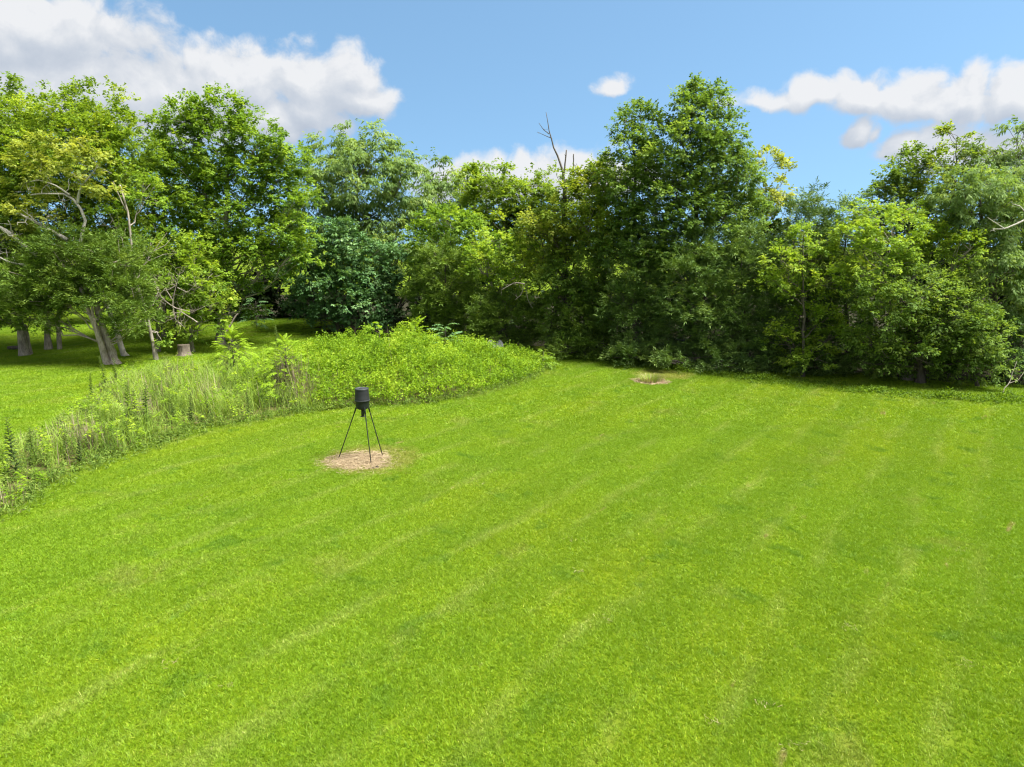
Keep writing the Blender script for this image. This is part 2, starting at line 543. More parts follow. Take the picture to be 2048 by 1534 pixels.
BARK = {
    'grey': bark_material('grey_bark', (0.13, 0.11, 0.09), (0.38, 0.34, 0.29)),
    'pale': bark_material('pale_bark', (0.22, 0.20, 0.175), (0.52, 0.49, 0.44)),
    'cedar': bark_material('cedar_bark', (0.17, 0.13, 0.105), (0.56, 0.48, 0.41), 9.0, 1.0),
    'dark': bark_material('dark_bark', (0.05, 0.042, 0.035), (0.15, 0.13, 0.11)),
    'stump': bark_material('stump_bark', (0.06, 0.048, 0.038), (0.24, 0.20, 0.16), 8.0, 1.0),
    'dead': bark_material('weathered_wood', (0.16, 0.13, 0.11), (0.38, 0.33, 0.28)),
}


# ------------------------------------------------------------------ ground
def in_poly(x, y, poly):
    x, y = np.asarray(x), np.asarray(y)
    c = np.zeros(x.shape, bool)
    n = len(poly)
    for i in range(n):
        x0, y0 = poly[i]
        x1, y1 = poly[(i + 1) % n]
        cond = (y0 > y) != (y1 > y)
        xi = (x1 - x0) * (y - y0) / ((y1 - y0) if y1 != y0 else 1e-9) + x0
        c ^= cond & (x < xi)
    return c


def dist_poly(x, y, poly):
    p = np.stack([np.asarray(x), np.asarray(y)], -1)
    d = np.full(p.shape[:-1], 1e9)
    n = len(poly)
    for i in range(n):
        a, b = np.array(poly[i]), np.array(poly[(i + 1) % n])
        ab = b - a
        t = np.clip(((p - a) @ ab) / (ab @ ab + 1e-12), 0, 1)
        d = np.minimum(d, np.linalg.norm(p - (a + t[..., None] * ab), axis=-1))
    return d


def value_noise(x, y, s, seed=0):
    r = np.random.default_rng(seed).random((64, 64))
    u, v = np.asarray(x) / s, np.asarray(y) / s
    i, j = np.floor(u).astype(int), np.floor(v).astype(int)
    fu, fv = u - i, v - j
    fu, fv = fu * fu * (3 - 2 * fu), fv * fv * (3 - 2 * fv)
    g = lambda a, b: r[a % 64, b % 64]
    return (g(i, j) * (1 - fu) + g(i + 1, j) * fu) * (1 - fv) + (g(i, j + 1) * (1 - fu) + g(i + 1, j + 1) * fu) * fv


def ground_z(x, y):
    """gentle relief: flat lawn, a soft hump at the back and a mild roll"""
    x, y = np.asarray(x, float), np.asarray(y, float)
    hump = 0.7 * np.exp(-(((x + 17.5) / 5.0) ** 2 + ((y - 55) / 4.5) ** 2))
    near = 0.05 * (value_noise(x, y, 4.0, 3) - 0.5)
    return hump + near


def gz(x, y):
    return float(ground_z(x, y))


def sheet(name, poly, mat, lift, step=0.4, kind='structure'):
    xs, ys = [p[0] for p in poly], [p[1] for p in poly]
    gx, gy = np.arange(min(xs), max(xs) + step, step), np.arange(min(ys), max(ys) + step, step)
    X, Y = np.meshgrid(gx, gy)
    v = np.stack([X, Y, ground_z(X, Y) + lift], -1).reshape(-1, 3)
    n, m = X.shape
    i = (np.arange(n - 1)[:, None] * m + np.arange(m - 1)[None, :]).reshape(-1)
    q = np.stack([i, i + 1, i + m + 1, i + m], -1)
    c = v[q].mean(1)
    wob = value_noise(c[:, 0], c[:, 1], 0.7, 11) - 0.5 + 0.6 * (value_noise(c[:, 0], c[:, 1], 0.16, 12) - 0.5)
    keep = in_poly(c[:, 0] + wob * 0.5, c[:, 1] + wob * 0.4, poly)
    o = mk(name, v, q[keep], mat, smooth_sh=True)
    o['kind'] = kind
    return o


def build_ground():
    # fine near, coarse far
    xs = np.concatenate([np.arange(-600, -60, 60), np.arange(-60, 60, 1.0), np.arange(60, 601, 60)])
    ys = np.concatenate([np.arange(-200, -10, 38), np.arange(-10, 90, 1.0), np.arange(90, 800, 60)])
    X, Y = np.meshgrid(xs, ys)
    v = np.stack([X, Y, ground_z(X, Y)], -1).reshape(-1, 3)
    n, m = X.shape
    i = (np.arange(n - 1)[:, None] * m + np.arange(m - 1)[None, :]).reshape(-1)
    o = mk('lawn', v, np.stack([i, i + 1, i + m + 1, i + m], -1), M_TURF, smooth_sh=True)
    o['kind'] = 'structure'
    o['label'] = 'mown bright green lawn with faint parallel mower tracks'


build_ground()

WEEDS_PX = [(-60, 1075), (0, 1040), (120, 960), (250, 915), (400, 860), (500, 845), (620, 825), (700, 815), (850, 808), (950, 790), (1040, 765),
            (1100, 735), (1105, 722), (1000, 716), (840, 731), (600, 735), (330, 743), (215, 757), (180, 795), (100, 850), (0, 900), (-60, 925)]
WEEDS = [G(*p) for p in WEEDS_PX]
FEED_POLY_PX = [(640, 925), (655, 918), (680, 911), (715, 905), (752, 904), (775, 909), (782, 922), (778, 935), (745, 941), (700, 942), (662, 938)]
FEED_POLY = [G(*p) for p in FEED_POLY_PX]
CLUMP_POLY = [G(*p) for p in [(1258, 759), (1275, 757), (1310, 756), (1335, 761), (1345, 766), (1325, 771), (1295, 772), (1270, 766)]]

M_STRAWBED = flat_material('straw_bed', (0.15, 0.10, 0.06), (0.38, 0.28, 0.175), 7, 0.95, 0.05, 0.6)
M_SHADE_LITTER = flat_material('shade_darkened_litter', (0.016, 0.016, 0.009), (0.040, 0.036, 0.02), 7, 0.95, 0.05, 0.8)  # leaf litter, its colour darkened further for shade under the trees
M_WEEDFLOOR = flat_material('thatch', (0.06, 0.065, 0.022), (0.15, 0.13, 0.05), 6, 0.95, 0.05, 0.8)
WOODS = [(-13.6, 50.5), (-17, 58.5), (-21, 61), (-30, 63), (-30, 90), (70, 90), (75, 36), (40, 29.5), (28, 31.0), (22.25, 32.8), (16.49, 35.2), (11.4, 38.6), (6.55, 41.6),
         (2.6, 43), (-3, 47), (-8, 50)]
sheet('weed_bed', WEEDS, M_WEEDFLOOR, 0.006, 0.3)
sheet('straw_patch', FEED_POLY, M_STRAWBED, 0.012, 0.06)
sheet('bare_patch', CLUMP_POLY, M_STRAWBED, 0.012, 0.08)
sheet('forest_floor', WOODS, M_SHADE_LITTER, 0.006, 0.8)


# ------------------------------------------------------------------ mown grass blades (instanced tufts)
def turf_proto(name, n, rad, hmin, hmax, w, rng, per=12, tuft=0.035):
    """blades grow in little tufts that share height, lean and colour"""
    k = max(1, n // per)
    r = rad * np.sqrt(rng.random(k))
    a = rng.random(k) * 2 * math.pi
    c = np.stack([r * np.cos(a), r * np.sin(a), np.zeros(k)], -1)
    b = np.repeat(c, per, 0)
    n = len(b)
    b[:, :2] += rng.normal(0, tuft * 0.5, (n, 2))
    th = np.repeat(rng.random(k) ** 1.3, per)
    la = np.repeat(rng.random(k) * 6.283, per) + rng.normal(0, 0.9, n)
    kk = np.clip(np.repeat(rng.uniform(0.3, 1.3, k), per) + rng.normal(0, 0.3, n), 0, 1.8)
    h = (hmin + (hmax - hmin) * th) * rng.uniform(0.7, 1.15, n)
    top = b + np.stack([np.cos(la) * h * kk, np.sin(la) * h * kk, h], -1)
    sd = rng.random(n) * 2 * math.pi
    s = np.stack([np.cos(sd), np.sin(sd), np.zeros(n)], -1) * (w * (0.6 + 0.8 * rng.random(n)))[:, None]
    v = np.stack([b - s, b + s, top], 1).reshape(-1, 3)
    t = np.clip(np.repeat(rng.normal(0.45, 0.13, k), per) + rng.normal(0, 0.1, n), 0, 0.9)
    t[rng.random(n) < 0.025] = 1.0
    o = mk(name, v, np.arange(n * 3).reshape(-1, 3), M_BLADE, tint=np.repeat(t, 3))
    COL.objects.unlink(o)
    return o


def scatter(name, pts, protos, smin, smax, mat=None):
    me = bpy.data.meshes.new(name)
    me.from_pydata([tuple(p) for p in pts], [], [])
    o = bpy.data.objects.new(name, me)
    COL.objects.link(o)
    o['kind'] = 'stuff'
    ng = bpy.data.node_groups.new(name + '_spread', 'GeometryNodeTree')
    ng.interface.new_socket('Geometry', in_out='INPUT', socket_type='NodeSocketGeometry')
    ng.interface.new_socket('Geometry', in_out='OUTPUT', socket_type='NodeSocketGeometry')
    gi, go = ng.nodes.new('NodeGroupInput'), ng.nodes.new('NodeGroupOutput')
    iop = ng.nodes.new('GeometryNodeInstanceOnPoints')
    jn = ng.nodes.new('GeometryNodeJoinGeometry')
    for p in protos:
        oi = ng.nodes.new('GeometryNodeObjectInfo')
        oi.inputs['Object'].default_value = p
        oi.inputs['As Instance'].default_value = True
        ng.links.new(oi.outputs['Geometry'], jn.inputs[0])
    rv = ng.nodes.new('FunctionNodeRandomValue')
    rv.data_type = 'FLOAT_VECTOR'
    rv.inputs[0].default_value = (0, 0, 0)
    rv.inputs[1].default_value = (0, 0, 6.283)
    rs = ng.nodes.new('FunctionNodeRandomValue')
    rs.data_type = 'FLOAT'
    rs.inputs[2].default_value, rs.inputs[3].default_value = smin, smax
    rs.inputs['Seed'].default_value = 3
    ng.links.new(gi.outputs[0], iop.inputs['Points'])
    ng.links.new(jn.outputs[0], iop.inputs['Instance'])
    iop.inputs['Pick Instance'].default_value = True
    ng.links.new(rv.outputs[0], iop.inputs['Rotation'])
    ng.links.new(rs.outputs[1], iop.inputs['Scale'])
    ng.links.new(iop.outputs[0], go.inputs[0])
    mod = o.modifiers.new('spread', 'NODES')
    mod.node_group = ng
    return o


def build_turf():
    rng = np.random.default_rng(21)
    near = [turf_proto('turf_tuft', 4400, 0.62, 0.022, 0.056, 0.0042, rng, 7, 0.024) for _ in range(3)]
    far = [turf_proto('turf_tuft', 2400, 0.95, 0.025, 0.07, 0.0075, rng, 7, 0.05) for _ in range(3)]

    def grid(step, y0, y1):
        gx, gy = np.meshgrid(np.arange(-62, 62, step), np.arange(y0, y1, step))
        x = gx.ravel() + rng.uniform(-.4, .4, gx.size) * step
        y = gy.ravel() + rng.uniform(-.4, .4, gx.size) * step
        half = 0.74 * y + 2.5
        ok = np.abs(x) < half
        inside = in_poly(x, y, WEEDS) & (dist_poly(x, y, WEEDS) > 0.35)
        wood = in_poly(x, y, WOODS) & (dist_poly(x, y, WOODS) > 1.2)
        fd = in_poly(x, y, FEED_POLY)
        fd |= dist_poly(x, y, FEED_POLY) < 0.42
        fd |= in_poly(x, y, CLUMP_POLY) | (dist_poly(x, y, CLUMP_POLY) < 0.5)
        ok &= ~inside & ~wood & ~fd
        x, y = x[ok], y[ok]
        return np.stack([x, y, ground_z(x, y)], -1)
    g1 = grid(0.62, 5.5, 26)
    g2 = grid(0.95, 26, 72)
    scatter('mown_grass', g1, near, 0.85, 1.2)
    scatter('lawn_grass', g2, far, 0.9, 1.3)
    # a thin fringe of small tufts closes the turf up to the bare patches
    fr = turf_proto('turf_tuft', 260, 0.16, 0.025, 0.07, 0.0045, rng)
    pts = []
    for poly in (FEED_POLY, CLUMP_POLY):
        cx, cy = np.mean([p[0] for p in poly]), np.mean([p[1] for p in poly])
        x, y = rng.uniform(cx - 2.6, cx + 2.6, 2600), rng.uniform(cy - 2.2, cy + 2.2, 2600)
        d = dist_poly(x, y, poly)
        ins = in_poly(x, y, poly)
        ok = (~ins & (d < 0.75)) | (ins & (d < 0.22) & (rng.random(2600) < 0.4))
        pts.append(np.stack([x[ok], y[ok], ground_z(x[ok], y[ok])], -1))
    scatter('fringe_grass', np.concatenate(pts), [fr], 0.8, 1.2)


build_turf()


# ------------------------------------------------------------------ trees
def crown_geometry(lobes, style, rng, leaf, dens):
    """lobes: (n,6) centre + half axes in metres, around the tree base -> leaf verts, quads, tint.
    lobe > bough clumps on its skin > sprays > single leaves"""
    L0, W0 = leaf
    Bs, As, Ns, Ts, Ls, Ws = [], [], [], [], [], []
    cedar = style == 'cedar'
    droop = style == 'droop'
    K = 16 if cedar else 11
    ns = 10
    axis0 = lobes[:, :3].mean(0)
    boughs = []
    for lb in lobes:
        c, R = lb[:3], lb[3:]
        area = math.pi * R[0] * R[2]
        nc = max(5, int(1.36 * dens * area / (0.5 * L0 * W0 * K * ns)))
        d = rand_dirs(int(nc * 1.6) + 4, rng)
        flip = (d[:, 2] < -0.5) & (rng.random(len(d)) < 0.5)
        d[:, 2] = np.where(flip, -d[:, 2] * 0.7, d[:, 2])
        d = norm(d)
        keep = (d[:, 1] < 0.25) | (rng.random(len(d)) < 0.5)
        d = d[keep][:nc]
        rr = np.where(rng.random(len(d)) < 0.82, np.where(rng.random(len(d)) < 0.1, 1.16, rng.uniform(0.68, 1.04, len(d))), rng.uniform(0.25, 0.7, len(d)))
        cp = c + d * R * rr[:, None]
        cp[:, 2] = np.maximum(cp[:, 2], 0.25)
        n = len(cp)
        boughs.append(cp[rr > 0.6])
        rc = (0.30 + 0.20 * rng.random(n)) * (R.mean() ** 0.5) * (1.0 if not cedar else 0.9)
        ct = rng.normal(0, 0.16, n)
        # sprays
        out = norm(cp - c)
        sd = rand_dirs(n * ns, rng).reshape(n, ns, 3) + 0.75 * out[:, None, :]
        sd[..., 2] += 0.35
        sd = norm(sd)
        sp = cp[:, None, :] + sd * (rc[:, None] * rng.uniform(0.15, 1.0, (n, ns)))[..., None]
        ax = sd + 0.45 * out[:, None, :] + 0.35 * rng.normal(size=(n, ns, 3))
        if cedar:
            ax[..., 2] = ax[..., 2] * 0.5 + 0.35
            ax[..., :2] *= 1.2
        elif droop:
            ax[..., 2] = ax[..., 2] * 0.5 - 0.5
        else:
            ax[..., 2] = ax[..., 2] * 0.55 - 0.05
        ax = norm(ax)
        st = ct[:, None] + rng.normal(0, 0.10, (n, ns))
        m = n * ns
        sp, ax, st = sp.reshape(m, 3), ax.reshape(m, 3), st.reshape(m)
        # leaves along each twig
        tl = (0.40 if not cedar else 0.34) * (L0 / 0.16) * rng.uniform(0.7, 1.3, m)
        t = (np.arange(K)[None, :] + rng.random((m, K))) / K
        p = sp[:, None, :] + ax[:, None, :] * (t * tl[:, None])[..., None]
        up = np.array([0, 0, 1.0])
        side = norm(np.cross(ax, up) + 1e-4)
        flat = norm(np.cross(side, ax))
        sg = np.where((np.arange(K) % 2) == 0, 1.0, -1.0)[None, :, None]
        la = ax[:, None, :] * 0.7 + side[:, None, :] * sg * (0.75 if not cedar else 0.55) + 0.35 * rng.normal(size=(m, K, 3))
        if droop:
            la[..., 2] -= 0.55
        elif not cedar:
            la[..., 2] -= 0.18
        else:
            la[..., 2] += 0.10
        p += rng.normal(0, 0.035, p.shape)
        ln = flat[:, None, :] * 0.8 + (0.45 if cedar else 0.27) * rng.normal(size=(m, K, 3))
        Bs.append(p.reshape(-1, 3))
        As.append(norm(la).reshape(-1, 3))
        Ns.append(norm(ln).reshape(-1, 3))
        Ts.append((0.45 + st[:, None] + rng.normal(0, 0.08, (m, K))).reshape(-1))
        s = rng.uniform(0.55, 1.4, m * K)
        Ls.append(L0 * s)
        Ws.append(W0 * s)
    B, A, N = np.concatenate(Bs), np.concatenate(As), np.concatenate(Ns)
    B[:, 2] = np.maximum(B[:, 2], 0.06)
    v, q = diamonds(B, A, N, np.concatenate(Ls), np.concatenate(Ws), 0.15, 0.12)
    v[:, 2] = np.maximum(v[:, 2], 0.03)
    return v, q, np.repeat(np.clip(np.concatenate(Ts), 0, 1), 4), boughs


def px_path(pts, Y, loc, dy=None):
    r = []
    for i, (x, y) in enumerate(pts):
        p = P(x, y, Y + (0 if dy is None else dy[i]))
        r.append((p[0] - loc[0], p[1] - loc[1], p[2] - loc[2]))
    return np.array(r)


def resample(p, n):
    p = np.asarray(p, float)
    s = np.concatenate([[0], np.cumsum(np.linalg.norm(np.diff(p, axis=0), axis=1))])
    t = np.linspace(0, s[-1], n)
    return np.stack([np.interp(t, s, p[:, i]) for i in range(3)], -1)


def add_limb(paths, limb, r0, r1, Y, loc, rng, n=9, dy=None, wob=0.035):
    p = resample(px_path(limb, Y, loc, dy), n)
    step = np.linalg.norm(p[1] - p[0])
    p[1:] += rng.normal(0, wob, (n - 1, 3)) * min(step, 1.0)
    paths.append((p, np.linspace(r0, r1, n)))
    return p


def twigs_from(paths, p, rng, n, L, r, depth=1):
    for _ in range(n):
        k = rng.integers(len(p) // 3, len(p))
        d = norm(rng.normal(size=3) + np.array([0, -0.2, 0.25]))
        q = wander(p[k], p[k] + d * L * rng.uniform(0.5, 1.2), 5, 0.07, rng)
        paths.append((q, np.linspace(r, r * 0.35, 5)))
        if depth:
            twigs_from(paths, q, rng, 2, L * 0.5, r * 0.55, depth - 1)


def tree(name, label, base_px, Y, species, lobes_px, style='leaf', bark='grey', r0=0.18, leaf=None, dens=2.6, trunk=None,
         trunk_r=None, group=None, extra=None, cat='tree', limbs=True, trunk_top=None, seed=None, deep=None):
    rng = np.random.default_rng(seed if seed is not None else abs(hash_str(label)))
    bx = (base_px - 1024) / F * (Y * math.cos(PITCH) + CAM_H * math.sin(PITCH))
    loc = (bx, Y, gz(bx, Y) - 0.02)
    root = empty(name, loc, label, cat, group)
    k = Y / 40.0
    if leaf is None:
        leaf = {'cedar': (0.20, 0.038), 'droop': (0.21, 0.072), 'leaf': (0.142, 0.094)}[style]
    leaf = (leaf[0] * k, leaf[1] * k)
    wide = max(q[0] + q[2] for q in lobes_px) - min(q[0] - q[2] for q in lobes_px)
    spread = min(1.7, max(0.4, 0.16 * wide * Y / F)) if style != 'cedar' else 0.5
    if deep is not None:
        spread = deep
    L = []
    for lb in lobes_px:
        px, py, rx, ry = lb[:4]
        dy = lb[4] if len(lb) > 4 else rng.uniform(-1, 1) * spread
        c = P(px, py, Y + dy)
        s = (Y + dy) / F
        R = (rx * s * 1.12, max(0.8, 0.95 * math.sqrt(rx * ry) * s), ry * s * 1.15)
        L.append((c[0] - loc[0], c[1] - loc[1], c[2] - loc[2], *R))
    L = np.array(L)
    v, q, t, boughs = crown_geometry(L, style, rng, leaf, dens)
    mk('crown', v, q, LM[species], root, tint=t)
    # trunk and limbs
    paths = []
    top = L[:, 2].max()
    if trunk is None:
        zt = trunk_top if trunk_top else top * 0.93
        ctr = L[np.argsort(-L[:, 2])[:max(1, len(L) // 3)], :2].mean(0)
        tp = wander((0, 0, 0), (ctr[0], ctr[1], zt), 12, 0.008, rng)
        tr = r0 * np.linspace(1, 0.12, 12) ** 0.9
        tr[0] *= 1.5
        paths.append((tp, tr))
    else:
        tp = resample(px_path(trunk, Y, loc), 14)
        tp[0] = (tp[0][0], tp[0][1], -0.05)
        tr = np.linspace(r0, trunk_r if trunk_r else r0 * 0.25, 14)
        tr[0] *= 1.6
        tr[1] *= 1.08
        paths.append((tp, tr))
    if limbs:
        for lb, bo in zip(L, boughs):
            hd = np.linalg.norm(lb[:2] - tp[:, :2].mean(0))
            want = max(0.15 * top, lb[2] - 0.7 * hd - 0.4)
            i = int(np.argmin(np.abs(tp[:, 2] - want)))
            rr = max(0.025, min(tr[i] * 0.6, 0.05 + 0.012 * lb[3:].mean()))
            if style == 'cedar':
                rr = min(rr, 0.045)
            p = wander(tp[i], lb[:3], 7, 0.03, rng, -0.04)
            paths.append((p, np.linspace(rr, rr * 0.45, 7)))
            for j in rng.permutation(len(bo))[:min(9, len(bo))]:
                q2 = wander(p[rng.integers(3, 7)], bo[j], 4, 0.04, rng)
                paths.append((q2, np.linspace(rr * 0.4, 0.012, 4)))
    if extra:
        extra(paths, rng, Y, loc, root)
    vv, qq = tubes(paths, 7, 0.05, rng)
    clean_quads('trunk', vv, qq, BARK[bark], root)
    return root


def hash_str(s):
    h = 0
    for ch in s:
        h = (h * 131 + ord(ch)) % 1000003
    return h


def dead_branch(root, limbs, Y, loc, rng, mat='dead', tw=3, L=0.7, r=0.035, name='dead_branch'):
    paths = []
    for lm in limbs:
        p = add_limb(paths, lm[0], lm[1], lm[2], Y + (lm[3] if len(lm) > 3 else 0), loc, rng, 10)
        twigs_from(paths, p, rng, tw, L, lm[2] * 0.7, 1)
    v, q = tubes(paths, 5, 0.03, rng)
    return clean_quads(name, v, q, BARK[mat], root)


def ex_contorted(paths, rng, Y, loc, root):
    dead_branch(root, [
        ([(172, 505), (160, 480), (170, 440), (155, 405), (140, 390), (100, 385), (60, 390)], 0.11, 0.035, -3.0),
        ([(155, 405), (160, 375), (182, 350), (196, 330), (180, 310)], 0.08, 0.02, -3.0),
        ([(140, 390), (110, 370), (80, 360), (50, 365)], 0.055, 0.02, -3.0),
        ([(135, 480), (100, 460), (60, 438), (35, 425)], 0.11, 0.05, -3.0),
        ([(75, 510), (40, 485), (10, 460), (-20, 445)], 0.14, 0.07, -3.0),
        ([(60, 532), (20, 525), (-20, 505)], 0.07, 0.03, -3.2)], Y, loc, rng, 'pale', 5, 0.9)


def ex_barebranches(paths, rng, Y, loc, root):
    dead_branch(root, [
        ([(395, 645), (360, 622), (345, 612), (325, 598), (310, 570)], 0.04, 0.014, -2.3),
        ([(345, 612), (352, 640), (370, 655)], 0.026, 0.015, -2.3),
        ([(345, 612), (348, 590), (355, 560), (360, 545)], 0.026, 0.014, -2.3),
        ([(325, 598), (315, 620), (305, 635)], 0.03, 0.012, -2.3),
        ([(345, 600), (330, 575), (305, 550)], 0.026, 0.012, -2.3),
        ([(355, 575), (375, 585), (390, 570)], 0.025, 0.01, -2.3),
        ([(348, 615), (385, 625), (410, 612)], 0.03, 0.01, -2.3)], Y, loc, rng, 'dead', 8, 0.85, 0.022)


def ex_snag(paths, rng, Y, loc, root):
    dead_branch(root, [
        ([(1130, 380), (1126, 340), (1110, 300), (1098, 262), (1092, 225)], 0.085, 0.014),
        ([(1098, 268), (1086, 258), (1078, 246)], 0.03, 0.012),
        ([(1102, 276), (1088, 270), (1074, 264)], 0.025, 0.01),
        ([(1128, 350), (1133, 300)], 0.055, 0.035),
        ([(1147, 360), (1147, 308)], 0.045, 0.03)], Y, loc, rng, 'dark', 1, 0.35, name='dead_top')
    dead_branch(root, [
        ([(1050, 568), (1030, 565), (1002, 580)], 0.05, 0.02, -1.5),
        ([(1050, 568), (1042, 590), (1030, 600)], 0.03, 0.012, -1.5),
        ([(1052, 580), (1056, 600), (1066, 618)], 0.03, 0.012, -1.5)], Y, loc, rng, 'dead', 3, 0.5)


def ex_rightbranch(paths, rng, Y, loc, root):
    dead_branch(root, [
        ([(2070, 430), (2040, 445), (2010, 458), (1985, 458)], 0.06, 0.02, -2.3),
        ([(2050, 425), (2040, 412), (2025, 408)], 0.03, 0.012, -2.3),
        ([(2010, 458), (1990, 445), (1975, 435)], 0.025, 0.01, -2.3)], Y, loc, rng, 'pale', 2, 0.4)


def ex_fork(paths, rng, Y, loc, root):
    add_limb(paths, [(252, 420), (240, 395), (226, 362)], 0.04, 0.015, Y, loc, rng)


def ex_twin(paths, rng, Y, loc, root):
    p = add_limb(paths, [(119, 706), (116, 660), (118, 600)], 0.15, 0.11, Y, loc, rng)


def ex_cedar_twin(paths, rng, Y, loc, root):
    add_limb(paths, [(215, 733), (204, 692), (190, 650), (176, 615), (160, 575)], 0.21, 0.09, Y - 0.25, loc, rng, 12)
    add_limb(paths, [(208, 700), (192, 655), (184, 625), (183, 590)], 0.12, 0.06, Y - 0.42, loc, rng, 10)
    add_limb(paths, [(196, 640), (176, 628), (166, 622)], 0.06, 0.03, Y - 0.4, loc, rng, 7)
    add_limb(paths, [(222, 690), (240, 682), (250, 675)], 0.035, 0.015, Y - 0.4, loc, rng, 7)


def ex_double_l5(paths, rng, Y, loc, root):
    add_limb(paths, [(62, 712), (56, 690), (50, 650)], 0.15, 0.11, Y + 0.3, loc, rng)


G_T = None
# --- left group
tree('broadleaf_tree', 'yellow-green tree cut off by the left edge of the photo', -60, 47, 'yellow',
     [(-30, 300, 90, 90), (12, 232, 38, 48), (-70, 420, 120, 110), (5, 330, 60, 60), (-170, 330, 130, 110), (-200, 480, 140, 100)], r0=0.3)
tree('broadleaf_tree', 'broad yellow-green tree with twin trunk, tallest crown of the left group', 100, 44.5, 'yellow',
     [(195, 245, 62, 50), (235, 290, 62, 55), (120, 270, 75, 52), (60, 270, 55, 50), (160, 330, 105, 75), (60, 350, 85, 75), (255, 345, 50, 60),
      (110, 430, 110, 70), (230, 430, 75, 70), (30, 470, 80, 60), (200, 520, 80, 50)], r0=0.17,
     trunk=[(98, 706), (94, 660), (96, 600), (110, 500), (140, 380), (170, 270)], extra=ex_twin)
tree('contorted_tree', 'twisted pale-limbed tree with sparse yellowish leaves over a cedar', 252, 42.0, 'pale',
     [(95, 308, 50, 24, -2.4), (150, 325, 55, 28, -2.6), (60, 340, 40, 26, -2.4), (195, 335, 30, 30, -2.4), (55, 385, 30, 18, -2.4), (75, 425, 45, 22, -2.4),
      (110, 360, 40, 16, -2.5), (25, 445, 35, 22, -2.4), (200, 375, 22, 20, -2.4), (180, 300, 25, 18, -2.4)], bark='pale', r0=0.16,
     trunk=[(252, 722), (225, 640), (195, 560), (172, 505)], trunk_r=0.11, dens=1.5, limbs=False, extra=ex_contorted, leaf=(0.15, 0.09))
tree('cedar_tree', 'leaning cedar with a fluted double trunk and low dark foliage', 231, 39.2, 'olive_cedar',
     [(120, 600, 65, 40), (75, 570, 55, 45), (225, 590, 62, 42), (60, 625, 38, 30), (180, 545, 85, 40), (120, 520, 70, 38), (262, 560, 40, 40),
      (95, 640, 45, 22), (265, 625, 32, 26), (180, 590, 60, 30), (150, 500, 60, 30), (270, 655, 36, 26, -0.4), (30, 590, 32, 30), (240, 520, 50, 35)],
     'cedar', 'cedar', 0.23, trunk=[(232, 734), (222, 700), (212, 672), (198, 630), (188, 590), (175, 530)], trunk_r=0.09, extra=ex_cedar_twin, dens=2.4)
tree('broadleaf_tree', 'dark green tree on a thick flared trunk at the far left lawn', 50, 42.2, 'mid',
     [(5, 555, 60, 60), (35, 600, 42, 36), (-35, 500, 70, 80), (20, 490, 60, 50), (-40, 610, 50, 45), (60, 640, 26, 18)], r0=0.24,
     trunk=[(50, 716), (46, 690), (40, 650), (20, 560), (0, 450)], trunk_r=0.12, extra=ex_double_l5)
tree('slim_tree', 'thin crooked pale-barked tree rising behind the leaning cedar', 312, 40.6, 'maple',
     [(290, 400, 40, 34, 1.5), (225, 440, 34, 34, 1.5), (305, 500, 44, 40, 1.5), (318, 570, 38, 30, 1.5), (290, 640, 24, 20, 1), (318, 665, 30, 24, .6)], bark='grey', r0=0.10,
     trunk=[(312, 713), (302, 670), (293, 625), (280, 590), (266, 545), (262, 480), (256, 425), (240, 370)], trunk_r=0.045, extra=ex_fork, dens=1.3)
tree('slim_tree', 'slim grey trunk standing left of the tree stump', 308, 43.8, 'mid',
     [(300, 600, 36, 34), (320, 640, 34, 24), (330, 600, 34, 30)], bark='grey', r0=0.13, trunk=[(316, 706), (316, 670), (310, 600), (305, 540)], dens=1.4)
tree('slim_tree', 'thin dark trunk in deep shade behind the tree stump', 350, 50.0, 'mid',
     [(350, 610, 40, 30), (335, 640, 32, 18), (365, 640, 30, 18)], bark='dark', r0=0.11, trunk=[(352, 690), (350, 660), (352, 600), (352, 520)], dens=1.4)
tree('bright_tree', 'small bright green tree with a tangle of bare grey branches', 384, 43.6, 'bright',
     [(385, 530, 42, 34), (410, 560, 40, 36), (352, 505, 34, 18), (425, 615, 30, 30), (400, 600, 36, 34), (360, 648, 26, 18), (405, 645, 38, 22), (430, 580, 20, 22), (385, 500, 30, 20)],
     r0=0.13, trunk=[(384, 703), (381, 670), (383, 640), (388, 560), (388, 510)], extra=ex_barebranches, dens=2.0)
tree('maple_tree', 'tall bright maple with an irregular lopsided crown left of centre', 440, 46.6, 'maple',
     [(372, 245, 52, 34), (440, 232, 55, 36), (345, 280, 28, 34), (430, 300, 85, 50), (515, 290, 50, 42), (560, 315, 36, 36), (560, 360, 48, 48), (500, 380, 80, 55),
      (590, 440, 40, 46), (550, 480, 55, 40), (450, 430, 80, 48), (395, 380, 58, 50), (585, 510, 34, 26), (480, 510, 60, 40), (430, 480, 50, 36), (540, 525, 36, 24),
      (470, 575, 38, 30), (500, 610, 26, 20)],
     r0=0.24, trunk=[(440, 693), (441, 640), (446, 560), (448, 500), (455, 400), (455, 300)], trunk_r=0.07, dens=2.8, deep=0.7)
tree('broadleaf_tree', 'mid green tree filling the gap between two tall left crowns', 330, 50.5, 'maple',
     [(310, 330, 45, 36), (345, 370, 55, 50), (320, 430, 70, 55), (375, 460, 60, 60), (300, 500, 60, 50), (380, 540, 60, 45), (280, 390, 40, 50)], r0=0.2)
